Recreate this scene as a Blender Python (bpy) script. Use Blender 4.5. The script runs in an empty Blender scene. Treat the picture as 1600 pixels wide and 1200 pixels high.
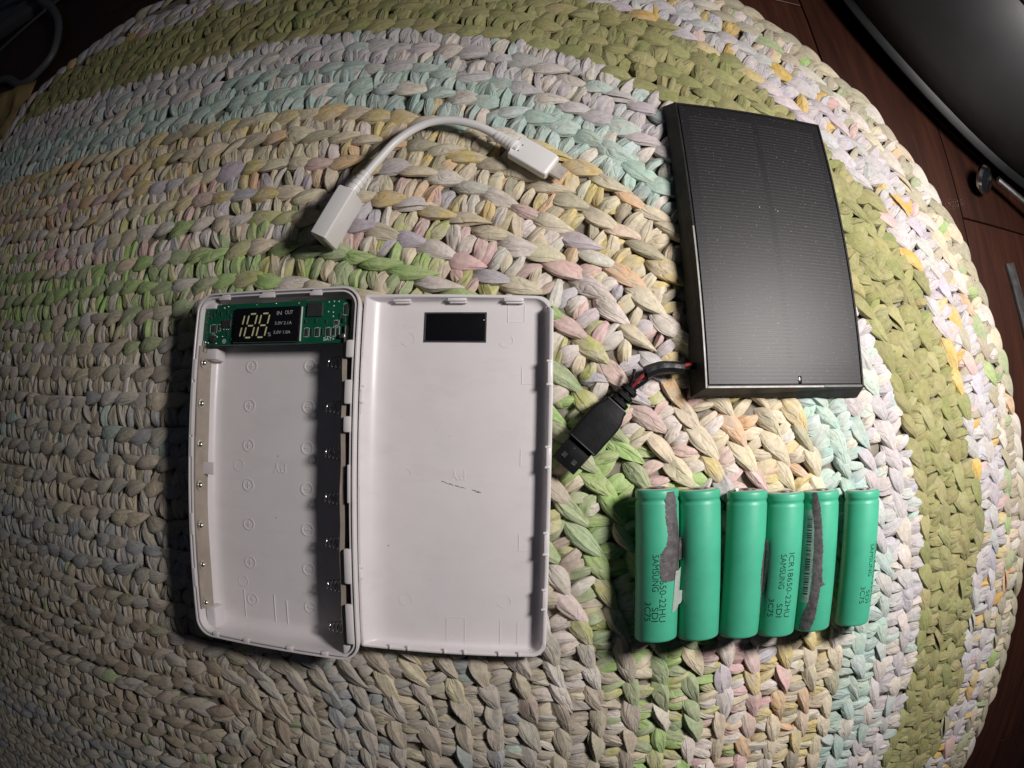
import bpy, bmesh, math, random
import numpy as np
from mathutils import Matrix, Vector

random.seed(7)
RNG = np.random.default_rng(11)
S = 0.001                      # all sizes below are in millimetres
SC = bpy.context.scene
COL = SC.collection

# ------------------------------------------------------------------ camera (wide action-camera lens), light, exposure
def rot_xy(rx, ry):
    return Matrix.Rotation(rx, 4, 'X') @ Matrix.Rotation(ry, 4, 'Y')

cam = bpy.data.cameras.new('camera')
cam_ob = bpy.data.objects.new('camera', cam)
COL.objects.link(cam_ob)
cam_ob.matrix_world = Matrix.Translation((0, 0, 257.77 * S)) @ rot_xy(0.10474, 0.03654)
cam.type = 'PANO'
cam.panorama_type = 'FISHEYE_LENS_POLYNOMIAL'
cam.sensor_fit = 'HORIZONTAL'
cam.sensor_width = 36.0
cam.sensor_height = 27.0
cam.fisheye_fov = math.radians(175)
K = (0.04568487856768567, 0.00024116297934398192, -1.6402524962628404e-05, 8.839102214172254e-07)
cam.fisheye_polynomial_k0 = 0.0
cam.fisheye_polynomial_k1 = -K[0]
cam.fisheye_polynomial_k2 = -K[1]
cam.fisheye_polynomial_k3 = -K[2]
cam.fisheye_polynomial_k4 = -K[3]
cam.clip_start = 0.001
cam.clip_end = 50.0
SC.camera = cam_ob

world = bpy.data.worlds.new('World')
SC.world = world
world.use_nodes = True
bg = world.node_tree.nodes['Background']
bg.inputs['Color'].default_value = (0.62, 0.72, 1.0, 1)
bg.inputs['Strength'].default_value = 0.021

lamp = bpy.data.lights.new('work_lamp', 'AREA')
lamp.shape = 'DISK'
lamp.size = 80 * S
lamp.energy = 1.45
lamp.spread = math.radians(165)
lamp.color = (1.0, 0.955, 0.925)
lamp_ob = bpy.data.objects.new('work_lamp', lamp)
COL.objects.link(lamp_ob)
LP = Vector((228 * S, 98 * S, 264 * S))
lamp_ob.location = LP
lamp_ob.rotation_euler = (Vector((150 * S, 10 * S, 0)) - LP).to_track_quat('-Z', 'Y').to_euler()

SC.view_settings.view_transform = 'Standard'
SC.view_settings.look = 'None'
SC.view_settings.exposure = 0.0
SC.view_settings.gamma = 1.0
SC.cycles.use_denoising = True
SC.cycles.max_bounces = 6
SC.cycles.caustics_reflective = False
SC.cycles.caustics_refractive = False

# ------------------------------------------------------------------ helpers
def link(o, parent=None):
    COL.objects.link(o)
    if parent is not None:
        o.parent = parent
    return o

def tag(o, label=None, cat=None, group=None, kind=None):
    if label: o['label'] = label
    if cat: o['category'] = cat
    if group: o['group'] = group
    if kind: o['kind'] = kind
    return o

def empty(name, loc=(0, 0, 0), rot=None):
    o = bpy.data.objects.new(name, None)
    o.empty_display_size = 0.01
    M = Matrix.Translation(Vector(loc) * S)
    if rot is not None:
        M = M @ rot.to_4x4()
    o.matrix_world = M
    return link(o)

def tilt_matrix(a, tx, ty):
    ex = Vector((1, 0, tx)).normalized()
    ey = Vector((0, 1, ty)); ey = (ey - ex * ex.dot(ey)).normalized()
    ez = ex.cross(ey)
    return Matrix.Rotation(a, 3, 'Z') @ Matrix((ex, ey, ez)).transposed()

def mk(name, bm, mat, parent=None, angle=35, smooth=True, loc=None, label=None, kind=None, recalc=True):
    if recalc:
        bmesh.ops.recalc_face_normals(bm, faces=bm.faces)
    me = bpy.data.meshes.new(name)
    bm.to_mesh(me); bm.free()
    me.transform(Matrix.Scale(S, 4))
    if smooth:
        me.polygons.foreach_set('use_smooth', [True] * len(me.polygons))
        me.set_sharp_from_angle(angle=math.radians(angle))
    if mat is not None:
        for m in (mat if isinstance(mat, (list, tuple)) else [mat]):
            me.materials.append(m)
    o = bpy.data.objects.new(name, me)
    link(o, parent)
    if loc is not None:
        o.location = Vector(loc) * S
    if label: o['label'] = label
    if kind: o['kind'] = kind
    return o

def copy_part(src, parent, loc, rotz=None, scale=None):
    c = src.copy()
    COL.objects.link(c)
    c.parent = parent
    c.location = Vector(loc) * S
    if rotz is not None: c.rotation_euler = (0, 0, rotz)
    if scale is not None: c.scale = scale
    return c

def box(bm, x0, x1, y0, y1, z0, z1, bev=0.0, seg=2, M=None):
    r = bmesh.ops.create_cube(bm, size=1.0)
    vs = r['verts']
    for v in vs:
        v.co = Vector(((x0 + x1) / 2 + v.co.x * (x1 - x0), (y0 + y1) / 2 + v.co.y * (y1 - y0), (z0 + z1) / 2 + v.co.z * (z1 - z0)))
    if M is not None:
        for v in vs: v.co = M @ v.co
    if bev > 0:
        es = list({e for v in vs for e in v.link_edges})
        bmesh.ops.bevel(bm, geom=es, offset=bev, segments=seg, profile=0.5, affect='EDGES')
    return bm

def new_box(*a, **k):
    return box(bmesh.new(), *a, **k)

def ring(x0, x1, y0, y1, rad, z, n=6):
    """rounded rectangle, radii for the corners (x0,y0), (x1,y0), (x1,y1), (x0,y1)"""
    out = []
    cs = [(x0, y0, 180, 1, 1), (x1, y0, 270, -1, 1), (x1, y1, 0, -1, -1), (x0, y1, 90, 1, -1)]
    for (cx, cy, a0, sx, sy), r in zip(cs, rad):
        r = max(r, 0.05)
        for k in range(n + 1):
            a = math.radians(a0 + 90 * k / n)
            out.append((cx + sx * r + r * math.cos(a), cy + sy * r + r * math.sin(a), z))
    return out

def loft(bm, rings, cap0=True, cap1=True, closed=True):
    vr = [[bm.verts.new(p) for p in r] for r in rings]
    for a, b in zip(vr[:-1], vr[1:]):
        n = len(a)
        for i in range(n if closed else n - 1):
            j = (i + 1) % n
            bm.faces.new((a[i], a[j], b[j], b[i]))
    if cap0: bm.faces.new(list(reversed(vr[0])))
    if cap1: bm.faces.new(vr[-1])
    return vr

def tube(bm, pts, r, n=10, caps=True):
    pts = [Vector(p) for p in pts]
    rs = r if isinstance(r, (list, tuple)) else [r] * len(pts)
    up = Vector((0, 0, 1)); rings = []
    prev = None
    for i, p in enumerate(pts):
        t = (pts[min(i + 1, len(pts) - 1)] - pts[max(i - 1, 0)]).normalized()
        if prev is None:
            s = t.cross(up)
            if s.length < 1e-4: s = t.cross(Vector((1, 0, 0)))
            s.normalize()
        else:
            s = (prev - t * prev.dot(t)).normalized()
        prev = s
        u = s.cross(t)
        rings.append([p + (s * math.cos(2 * math.pi * k / n) + u * math.sin(2 * math.pi * k / n)) * rs[i] for k in range(n)])
    loft(bm, rings, caps, caps)
    return bm

def smooth_path(pts, sub=6):
    pts = [Vector(p) for p in pts]
    P = [pts[0] * 2 - pts[1]] + pts + [pts[-1] * 2 - pts[-2]]
    out = []
    for i in range(1, len(P) - 2):
        for k in range(sub):
            t = k / sub
            a, b, c, d = P[i - 1], P[i], P[i + 1], P[i + 2]
            out.append(0.5 * ((2 * b) + (c - a) * t + (2 * a - 5 * b + 4 * c - d) * t * t + (3 * b - a - 3 * c + d) * t ** 3))
    out.append(pts[-1])
    return out

def lathe(bm, prof, axis='Y', n=40, cap0=True, cap1=True):
    rings = []
    for r, h in prof:
        rr = []
        for k in range(n):
            a = 2 * math.pi * k / n
            c, s = r * math.cos(a), r * math.sin(a)
            rr.append((c, h, -s) if axis == 'Y' else (c, s, h) if axis == 'Z' else (h, c, s))
        rings.append(rr)
    loft(bm, rings, cap0, cap1)
    return bm

_txt = {}
def text_bm(s, length=None, height=None, depth=0.05):
    """lettering as a bmesh, baseline from x=0; scaled to a length and a cap height (mm)"""
    key = s
    if key not in _txt:
        cu = bpy.data.curves.new('letters', 'FONT'); cu.body = s; cu.size = 1.0; cu.resolution_u = 3
        ob = bpy.data.objects.new('letters', cu); COL.objects.link(ob)
        dg = bpy.context.evaluated_depsgraph_get()
        _txt[key] = bpy.data.meshes.new_from_object(ob.evaluated_get(dg))
        bpy.data.objects.remove(ob); bpy.data.curves.remove(cu)
    bm = bmesh.new(); bm.from_mesh(_txt[key])
    xs = [v.co.x for v in bm.verts]; ys = [v.co.y for v in bm.verts]
    kx = length / (max(xs) - min(xs)) if length else None
    ky = height / (max(ys) - 0.0) if height else None
    kx = kx or ky; ky = ky or kx
    x0 = min(xs)
    for v in bm.verts: v.co = Vector(((v.co.x - x0) * kx, v.co.y * ky, 0))
    return bm

# ------------------------------------------------------------------ materials
def newmat(name):
    m = bpy.data.materials.new(name); m.use_nodes = True
    return m, m.node_tree, m.node_tree.nodes['Principled BSDF']

def N(nt, t, **kw):
    n = nt.nodes.new(t)
    for k, v in kw.items():
        if k == 'inp':
            for a, b in v.items(): n.inputs[a].default_value = b
        else: setattr(n, k, v)
    return n

def ramp(nt, fac, stops):
    r = N(nt, 'ShaderNodeValToRGB'); e = r.color_ramp.elements
    while len(e) < len(stops): e.new(0.5)
    for el, (p, c) in zip(e, stops):
        el.position = p; el.color = (c[0], c[1], c[2], 1)
    nt.links.new(fac, r.inputs['Fac'])
    return r

def plain(name, col, rough=0.5, metal=0.0, var=0.12, scale=300.0, bump=0.0, bscale=800.0, spec=0.5, coat=0.0):
    """surface colour with slight uneven tone, optional fine relief"""
    m, nt, b = newmat(name)
    tc = N(nt, 'ShaderNodeTexCoord')
    no = N(nt, 'ShaderNodeTexNoise', inp={'Scale': scale, 'Detail': 5.0, 'Roughness': 0.6})
    nt.links.new(tc.outputs['Object'], no.inputs['Vector'])
    r = ramp(nt, no.outputs['Fac'], [(0.3, [c * (1 - var) for c in col]), (0.7, [min(1, c * (1 + var)) for c in col])])
    nt.links.new(r.outputs['Color'], b.inputs['Base Color'])
    nr = N(nt, 'ShaderNodeTexNoise', inp={'Scale': scale * 0.4, 'Detail': 6.0, 'Roughness': 0.7})
    nt.links.new(tc.outputs['Object'], nr.inputs['Vector'])
    rm = N(nt, 'ShaderNodeMapRange', inp={'From Min': 0.3, 'From Max': 0.7, 'To Min': max(0.04, rough - 0.09), 'To Max': min(1.0, rough + 0.09)})
    nt.links.new(nr.outputs['Fac'], rm.inputs['Value']); nt.links.new(rm.outputs[0], b.inputs['Roughness'])
    b.inputs['Metallic'].default_value = metal
    b.inputs['Specular IOR Level'].default_value = spec
    b.inputs['Coat Weight'].default_value = coat
    if bump > 0:
        n2 = N(nt, 'ShaderNodeTexNoise', inp={'Scale': bscale, 'Detail': 4.0})
        nt.links.new(tc.outputs['Object'], n2.inputs['Vector'])
        bp = N(nt, 'ShaderNodeBump', inp={'Strength': bump, 'Distance': 0.0004})
        nt.links.new(n2.outputs['Fac'], bp.inputs['Height'])
        nt.links.new(bp.outputs['Normal'], b.inputs['Normal'])
    return m

M_white = plain('white_case_plastic', (0.70, 0.66, 0.668), 0.34, var=0.03, scale=60, bump=0.05, bscale=1500)
def wear(m, scale=110.0, size=0.035, dark=0.55):
    """sparse tiny specks of dirt and faint rubbed streaks"""
    nt = m.node_tree; b = nt.nodes['Principled BSDF']; src = b.inputs['Base Color'].links[0].from_socket
    tc = N(nt, 'ShaderNodeTexCoord'); vo = N(nt, 'ShaderNodeTexVoronoi', inp={'Scale': scale, 'Randomness': 1.0}); nt.links.new(tc.outputs['Object'], vo.inputs['Vector'])
    sx = N(nt, 'ShaderNodeSeparateColor'); nt.links.new(vo.outputs['Color'], sx.inputs[0])
    sz = N(nt, 'ShaderNodeMath', operation='MULTIPLY'); sz.inputs[1].default_value = size * 1.6; nt.links.new(sx.outputs[0], sz.inputs[0])
    lt = N(nt, 'ShaderNodeMath', operation='LESS_THAN'); nt.links.new(vo.outputs['Distance'], lt.inputs[0]); nt.links.new(sz.outputs[0], lt.inputs[1])
    gt = N(nt, 'ShaderNodeMath', operation='GREATER_THAN'); gt.inputs[1].default_value = 0.62; nt.links.new(sx.outputs[1], gt.inputs[0])
    mk_ = N(nt, 'ShaderNodeMath', operation='MULTIPLY'); nt.links.new(lt.outputs[0], mk_.inputs[0]); nt.links.new(gt.outputs[0], mk_.inputs[1])
    mp = N(nt, 'ShaderNodeMapping'); mp.inputs['Scale'].default_value = (26, 90, 60); mp.inputs['Rotation'].default_value = (0, 0, 0.5); nt.links.new(tc.outputs['Object'], mp.inputs['Vector'])
    sm = N(nt, 'ShaderNodeTexNoise', inp={'Scale': 1.0, 'Detail': 6.0, 'Roughness': 0.7}); nt.links.new(mp.outputs[0], sm.inputs['Vector'])
    sr = N(nt, 'ShaderNodeMapRange', inp={'From Min': 0.52, 'From Max': 0.80, 'To Min': 0.0, 'To Max': 0.22}); nt.links.new(sm.outputs['Fac'], sr.inputs['Value'])
    m1 = N(nt, 'ShaderNodeMix', data_type='RGBA'); m1.inputs['B'].default_value = (0.40, 0.37, 0.34, 1); nt.links.new(sr.outputs[0], m1.inputs['Factor']); nt.links.new(src, m1.inputs['A'])
    f2 = N(nt, 'ShaderNodeMath', operation='MULTIPLY'); f2.inputs[1].default_value = dark; nt.links.new(mk_.outputs[0], f2.inputs[0])
    m2 = N(nt, 'ShaderNodeMix', data_type='RGBA'); m2.inputs['B'].default_value = (0.13, 0.11, 0.10, 1); nt.links.new(f2.outputs[0], m2.inputs['Factor']); nt.links.new(m1.outputs['Result'], m2.inputs['A'])
    nt.links.new(m2.outputs['Result'], b.inputs['Base Color'])
wear(M_white)
M_cable = plain('white_cable_plastic', (0.72, 0.70, 0.69), 0.38, var=0.03, scale=90)
M_steel = plain('bright_steel', (0.62, 0.60, 0.57), 0.22, 1.0, var=0.1)
M_nickel = plain('nickel', (0.72, 0.69, 0.62), 0.33, 1.0, var=0.1)
M_dullmetal = plain('dull_steel', (0.42, 0.40, 0.39), 0.38, 1.0, var=0.15)
M_tip = plain('brushed_tip', (0.60, 0.55, 0.50), 0.6, 0.75, var=0.15)
M_spring = plain('spring_steel', (0.55, 0.54, 0.50), 0.2, 1.0, var=0.1)
M_strip = plain('contact_board', (0.36, 0.305, 0.255), 0.5, var=0.15, scale=120)
M_pcb = plain('circuit_board_green', (0.006, 0.085, 0.045), 0.32, var=0.12, scale=200)
M_black = plain('black_plastic', (0.008, 0.008, 0.009), 0.45, var=0.3, bump=0.15, spec=0.16)
M_chip = plain('chip_black', (0.03, 0.03, 0.032), 0.5, var=0.1)
M_silk = plain('white_print', (0.62, 0.66, 0.62), 0.6, var=0.05)
M_dim = plain('grey_print', (0.42, 0.42, 0.44), 0.6, var=0.05)
M_seg = plain('pale_yellow_segment', (0.62, 0.60, 0.33), 0.45, var=0.2, scale=900)
M_dispwin = plain('dark_acrylic', (0.006, 0.006, 0.007), 0.16, var=0.1)
M_scuff = plain('dark_scuff', (0.16, 0.14, 0.15), 0.7, var=0.4, scale=1500)
M_wrap = plain('green_battery_wrap', (0.058, 0.38, 0.235), 0.42, var=0.09, scale=70, bump=0.10, bscale=260)
M_wrapend = plain('grey_insulator', (0.50, 0.47, 0.44), 0.6, var=0.1)
M_can = plain('scratched_can', (0.085, 0.076, 0.079), 0.55, 0.0, var=0.45, scale=350, bump=1.0, bscale=420)
M_ink = plain('dark_ink', (0.004, 0.03, 0.022), 0.55, var=0.25, scale=1200)
M_flap = plain('white_film', (0.60, 0.66, 0.62), 0.45, var=0.05)
M_barcode = plain('silver_label', (0.27, 0.33, 0.30), 0.45, var=0.25, scale=400)
M_frame = plain('black_frame', (0.011, 0.0105, 0.0105), 0.55, var=0.5, scale=160, bump=0.35, bscale=500, spec=0.22)
M_lip = plain('lit_lip_dust', (0.25, 0.24, 0.225), 0.45, var=0.3, scale=250)  # pale tone paints light caught by the panel rim; also colours dust specks
M_lipdark = plain('dark_lip', (0.05, 0.05, 0.05), 0.45, var=0.3, scale=250)
M_red = plain('red_wire', (0.24, 0.017, 0.02), 0.5)
M_tape = plain('black_tape', (0.010, 0.010, 0.011), 0.36, var=0.2, bump=0.6, bscale=260, spec=0.35)
M_usbin = plain('dark_inside', (0.02, 0.02, 0.022), 0.5)
M_pot = plain('black_enamel', (0.010, 0.010, 0.011), 0.54, var=0.5, scale=14, bump=0.05, bscale=60, spec=0.5)
M_greyboard = plain('grey_board', (0.10, 0.10, 0.105), 0.6, var=0.2, scale=30)
M_bluebox = plain('blue_card', (0.05, 0.09, 0.22), 0.6, var=0.15)
M_greycable = plain('grey_cable', (0.10, 0.10, 0.105), 0.5)
M_greystrip = plain('grey_strip', (0.05, 0.047, 0.047), 0.5, var=0.5, scale=150)

def solar_mat():
    m, nt, b = newmat('solar_cell_sheet')
    tc = N(nt, 'ShaderNodeTexCoord'); sp = N(nt, 'ShaderNodeSeparateXYZ')
    nt.links.new(tc.outputs['Object'], sp.inputs[0])
    def mth(op, a, bb=None):
        n = N(nt, 'ShaderNodeMath', operation=op)
        for i, v in enumerate((a, bb)):
            if v is None: continue
            if isinstance(v, (int, float)): n.inputs[i].default_value = v
            else: nt.links.new(v, n.inputs[i])
        return n.outputs[0]
    fr = mth('FRACT', mth('DIVIDE', sp.outputs['Y'], 0.00172))
    line = mth('LESS_THAN', fr, 0.30)
    ax = mth('ABSOLUTE', sp.outputs['X'])
    inside = mth('MULTIPLY', mth('GREATER_THAN', ax, 0.0016), mth('LESS_THAN', ax, 0.0355))
    iny = mth('MULTIPLY', mth('LESS_THAN', sp.outputs['Y'], 0.0625), mth('GREATER_THAN', sp.outputs['Y'], -0.0600))
    mask = mth('MULTIPLY', mth('MULTIPLY', line, inside), iny)
    no = N(nt, 'ShaderNodeTexNoise', inp={'Scale': 1500.0, 'Detail': 3.0})
    nt.links.new(tc.outputs['Object'], no.inputs['Vector'])
    mx = N(nt, 'ShaderNodeMix', data_type='RGBA')
    mx.inputs['A'].default_value = (0.008, 0.0075, 0.0085, 1); mx.inputs['B'].default_value = (0.038, 0.036, 0.037, 1)
    nt.links.new(mth('MULTIPLY', mask, no.outputs['Fac']), mx.inputs['Factor'])
    # dust: sparse pale specks and a fine haze of grains
    vo = N(nt, 'ShaderNodeTexNoise', inp={'Scale': 900.0, 'Detail': 2.0, 'Roughness': 0.7})
    nt.links.new(tc.outputs['Object'], vo.inputs['Vector'])
    r = ramp(nt, vo.outputs['Fac'], [(0.66, (0, 0, 0)), (0.74, (1, 1, 1))])
    mx2 = N(nt, 'ShaderNodeMix', data_type='RGBA'); mx2.inputs['B'].default_value = (0.20, 0.19, 0.18, 1)
    nt.links.new(mth('MULTIPLY', r.outputs['Color'], 0.6), mx2.inputs['Factor']); nt.links.new(mx.outputs['Result'], mx2.inputs['A'])
    nt.links.new(mx2.outputs['Result'], b.inputs['Base Color'])
    b.inputs['Roughness'].default_value = 0.44
    b.inputs['Specular IOR Level'].default_value = 0.30
    bp = N(nt, 'ShaderNodeBump', inp={'Strength': 0.25, 'Distance': 0.0001})
    nt.links.new(line, bp.inputs['Height']); nt.links.new(bp.outputs['Normal'], b.inputs['Normal'])
    return m
M_solar = solar_mat()

def wood_mat():
    m, nt, b = newmat('reddish_floor_wood')
    tc = N(nt, 'ShaderNodeTexCoord'); oi = N(nt, 'ShaderNodeObjectInfo')
    mp = N(nt, 'ShaderNodeMapping'); mp.inputs['Scale'].default_value = (60, 5, 60)
    ad = N(nt, 'ShaderNodeVectorMath', operation='ADD')
    nt.links.new(tc.outputs['Object'], ad.inputs[0]); nt.links.new(oi.outputs['Random'], ad.inputs[1])
    nt.links.new(ad.outputs[0], mp.inputs['Vector'])
    no = N(nt, 'ShaderNodeTexNoise', inp={'Scale': 2.2, 'Detail': 8.0, 'Roughness': 0.65, 'Distortion': 0.6})
    nt.links.new(mp.outputs[0], no.inputs['Vector'])
    r = ramp(nt, no.outputs['Fac'], [(0.25, (0.013, 0.0038, 0.002)), (0.5, (0.032, 0.0092, 0.0045)), (0.75, (0.053, 0.0172, 0.008))])
    hs = N(nt, 'ShaderNodeHueSaturation')
    vm = N(nt, 'ShaderNodeMapRange', inp={'To Min': 0.75, 'To Max': 1.2}); nt.links.new(oi.outputs['Random'], vm.inputs['Value'])
    nt.links.new(vm.outputs[0], hs.inputs['Value']); nt.links.new(r.outputs['Color'], hs.inputs['Color'])
    nt.links.new(hs.outputs[0], b.inputs['Base Color'])
    b.inputs['Roughness'].default_value = 0.45
    bp = N(nt, 'ShaderNodeBump', inp={'Strength': 0.2, 'Distance': 0.0005})
    nt.links.new(no.outputs['Fac'], bp.inputs['Height']); nt.links.new(bp.outputs['Normal'], b.inputs['Normal'])
    return m
M_wood = wood_mat()

def rag_mat(name, source):
    m, nt, b = newmat(name)
    if source == 'attr':
        sn_ = N(nt, 'ShaderNodeVertexColor', layer_name='Col')
    else:
        sn_ = N(nt, 'ShaderNodeObjectInfo')
    src, dep = sn_.outputs['Color'], sn_.outputs['Alpha']
    ge = N(nt, 'ShaderNodeNewGeometry')
    # tie-dye blotches: paler and slightly greyer patches
    no = N(nt, 'ShaderNodeTexNoise', inp={'Scale': 120.0, 'Detail': 4.0, 'Roughness': 0.6})
    nt.links.new(ge.outputs['Position'], no.inputs['Vector'])
    mr = N(nt, 'ShaderNodeMapRange', inp={'From Min': 0.40, 'From Max': 0.62, 'To Min': 0.05, 'To Max': 0.72})
    nt.links.new(no.outputs['Fac'], mr.inputs['Value'])
    mx = N(nt, 'ShaderNodeMix', data_type='RGBA'); mx.inputs['B'].default_value = (0.56, 0.495, 0.40, 1)
    bm_ = N(nt, 'ShaderNodeMath', operation='MULTIPLY'); nt.links.new(mr.outputs[0], bm_.inputs[0]); nt.links.new(dep, bm_.inputs[1])
    nt.links.new(bm_.outputs[0], mx.inputs['Factor']); nt.links.new(src, mx.inputs['A'])
    # faint soiling
    n3 = N(nt, 'ShaderNodeTexNoise', inp={'Scale': 420.0, 'Detail': 5.0, 'Roughness': 0.7})
    nt.links.new(ge.outputs['Position'], n3.inputs['Vector'])
    m3 = N(nt, 'ShaderNodeMapRange', inp={'From Min': 0.3, 'From Max': 0.7, 'To Min': 0.80, 'To Max': 1.12})
    nt.links.new(n3.outputs['Fac'], m3.inputs['Value'])
    hv = N(nt, 'ShaderNodeHueSaturation'); nt.links.new(m3.outputs[0], hv.inputs['Value']); nt.links.new(mx.outputs['Result'], hv.inputs['Color'])
    nt.links.new(hv.outputs[0], b.inputs['Base Color'])
    b.inputs['Roughness'].default_value = 0.9
    b.inputs['Specular IOR Level'].default_value = 0.12
    b.inputs['Sheen Weight'].default_value = 0.08
    # creases that run along the strip of cloth, plus weave grain
    uv = N(nt, 'ShaderNodeUVMap', uv_map='UVMap')
    oi = N(nt, 'ShaderNodeObjectInfo')
    ad = N(nt, 'ShaderNodeVectorMath', operation='ADD'); nt.links.new(uv.outputs[0], ad.inputs[0])
    if source != 'attr':
        sc = N(nt, 'ShaderNodeMath', operation='MULTIPLY'); sc.inputs[1].default_value = 37.0
        nt.links.new(oi.outputs['Random'], sc.inputs[0]); nt.links.new(sc.outputs[0], ad.inputs[1])
    mp = N(nt, 'ShaderNodeMapping'); mp.inputs['Scale'].default_value = (0.06, 0.15, 1)
    nt.links.new(ad.outputs[0], mp.inputs['Vector'])
    cr = N(nt, 'ShaderNodeTexNoise', inp={'Scale': 1.0, 'Detail': 2.0, 'Roughness': 0.5, 'Distortion': 0.5})
    nt.links.new(mp.outputs[0], cr.inputs['Vector'])
    s1 = N(nt, 'ShaderNodeMath', operation='SUBTRACT'); s1.inputs[1].default_value = 0.5; nt.links.new(cr.outputs['Fac'], s1.inputs[0])
    s2 = N(nt, 'ShaderNodeMath', operation='ABSOLUTE'); nt.links.new(s1.outputs[0], s2.inputs[0])
    s3 = N(nt, 'ShaderNodeMapRange', inp={'From Min': 0.0, 'From Max': 0.06, 'To Min': 0.0, 'To Max': 0.35}); nt.links.new(s2.outputs[0], s3.inputs['Value'])
    a1 = N(nt, 'ShaderNodeMath', operation='MULTIPLY'); a1.inputs[1].default_value = 0.16; nt.links.new(n3.outputs['Fac'], a1.inputs[0])
    a0 = N(nt, 'ShaderNodeMath', operation='ADD'); nt.links.new(s3.outputs[0], a0.inputs[0]); nt.links.new(cr.outputs['Fac'], a0.inputs[1])
    a2 = N(nt, 'ShaderNodeMath', operation='ADD'); nt.links.new(a1.outputs[0], a2.inputs[0]); nt.links.new(a0.outputs[0], a2.inputs[1])
    bp = N(nt, 'ShaderNodeBump', inp={'Strength': 0.6, 'Distance': 0.0012})
    nt.links.new(a2.outputs[0], bp.inputs['Height']); nt.links.new(bp.outputs['Normal'], b.inputs['Normal'])
    return m
M_rag = rag_mat('rag_cloth_mass', 'attr')
M_ragpart = rag_mat('rag_cloth_strip', 'object')

# ------------------------------------------------------------------ the floor
FZ = -11.0
floor = empty('floor', (0, 0, FZ)); tag(floor, kind='structure')
bm = new_box(-2000, 2000, -1600, 2000, -30, -4.5); sub = mk('subfloor', bm, M_wood, floor, smooth=False)
pm = new_box(-44.4, 44.4, -299.4, 299.4, -5, 0, bev=0.3, seg=1)
plank0 = mk('plank', pm, M_wood, floor, smooth=False)
first = True
for i, x in enumerate(np.arange(-1125, 1216, 90)):
    off = (i * 227) % 600
    for y in np.arange(-1100 + off - 300, 1301, 600):
        if x < 300 and -560 < x and y + 300 < 120 and y - 300 > -900 and x < 150: continue   # wholly under the rug
        if first: plank0.location = (x * S, y * S, 0); first = False
        else: copy_part(plank0, floor, (x, y, 0))

# ------------------------------------------------------------------ the rug: an oval spiral of crocheted rag strips
CX, CY = -161.6, -143.3
PITCH = 15.5
def smoothstep(a, b, x):
    t = np.clip((x - a) / (b - a), 0, 1); return t * t * (3 - 2 * t)

def rug_point(d, s):
    """oval coordinates -> world xy and the direction of the row; s < 0 on the upper straight, 0..pi*d round the end, beyond on the lower straight"""
    d = np.asarray(d, float); s = np.asarray(s, float)
    phi = np.pi / 2 - np.clip(s, 0, np.pi * d) / np.maximum(d, 1e-6)
    g = 1 + 0.045 * np.exp(-((np.degrees(phi) - 48) / 24) ** 2) * smoothstep(100, 300, d)
    x = d * g * np.cos(phi); y = d * g * np.sin(phi)
    up = s < 0
    lo = s > np.pi * d
    x = np.where(up, s, x); y = np.where(up, d * (1 + 0.03 * smoothstep(100, 260, -s)), y)
    x = np.where(lo, -(s - np.pi * d), x)
    y = np.where(lo, -d, y)
    wob = 1.2 * np.sin(s * 0.021 + d * 0.13) + 0.8 * np.sin(s * 0.063 + d * 0.31)
    return x + CX, y + CY + wob

EDGE_X = np.array([-520, -400, -330, -283, -256, -218, -164, -120, -60, 0]); EDGE_Y = np.array([60, 210, 310, 372, 408, 424, 441, 455, 466, 470])
def inside_edge(x, y, m=0.0):
    return (y - CY) < np.interp(x - CX, EDGE_X, EDGE_Y) - m

def row_frame(d, s):
    x0, y0 = rug_point(d, s - 1.5); x1, y1 = rug_point(d, s + 1.5)
    return np.arctan2(y1 - y0, x1 - x0)

C = dict(
    beige=(0.42, 0.365, 0.29), brown=(0.33, 0.27, 0.20), greybeige=(0.42, 0.39, 0.35), bluegrey=(0.345, 0.36, 0.36),
    cream=(0.60, 0.52, 0.375), sage=(0.33, 0.40, 0.22), green=(0.33, 0.46, 0.17), lime=(0.43, 0.44, 0.17),
    pink=(0.60, 0.40, 0.39), lilac=(0.46, 0.42, 0.455), pale=(0.62, 0.565, 0.52), yellow=(0.56, 0.45, 0.20), mustard=(0.58, 0.38, 0.10),
    peach=(0.62, 0.40, 0.235), teal=(0.36, 0.47, 0.43), aqua=(0.44, 0.52, 0.49), white=(0.50, 0.47, 0.48),
    olive=(0.275, 0.262, 0.115), olive2=(0.325, 0.305, 0.14), moss=(0.24, 0.25, 0.10), khaki=(0.39, 0.35, 0.255), rust=(0.55, 0.25, 0.16))
BLOTCH = dict(olive=.12, olive2=.15, moss=.12, teal=.5, aqua=.4, white=.3, lilac=.4, mustard=.55, yellow=1.0, lime=1.0, green=.45, sage=.5, khaki=.35, bluegrey=.5, brown=.5)
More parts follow.
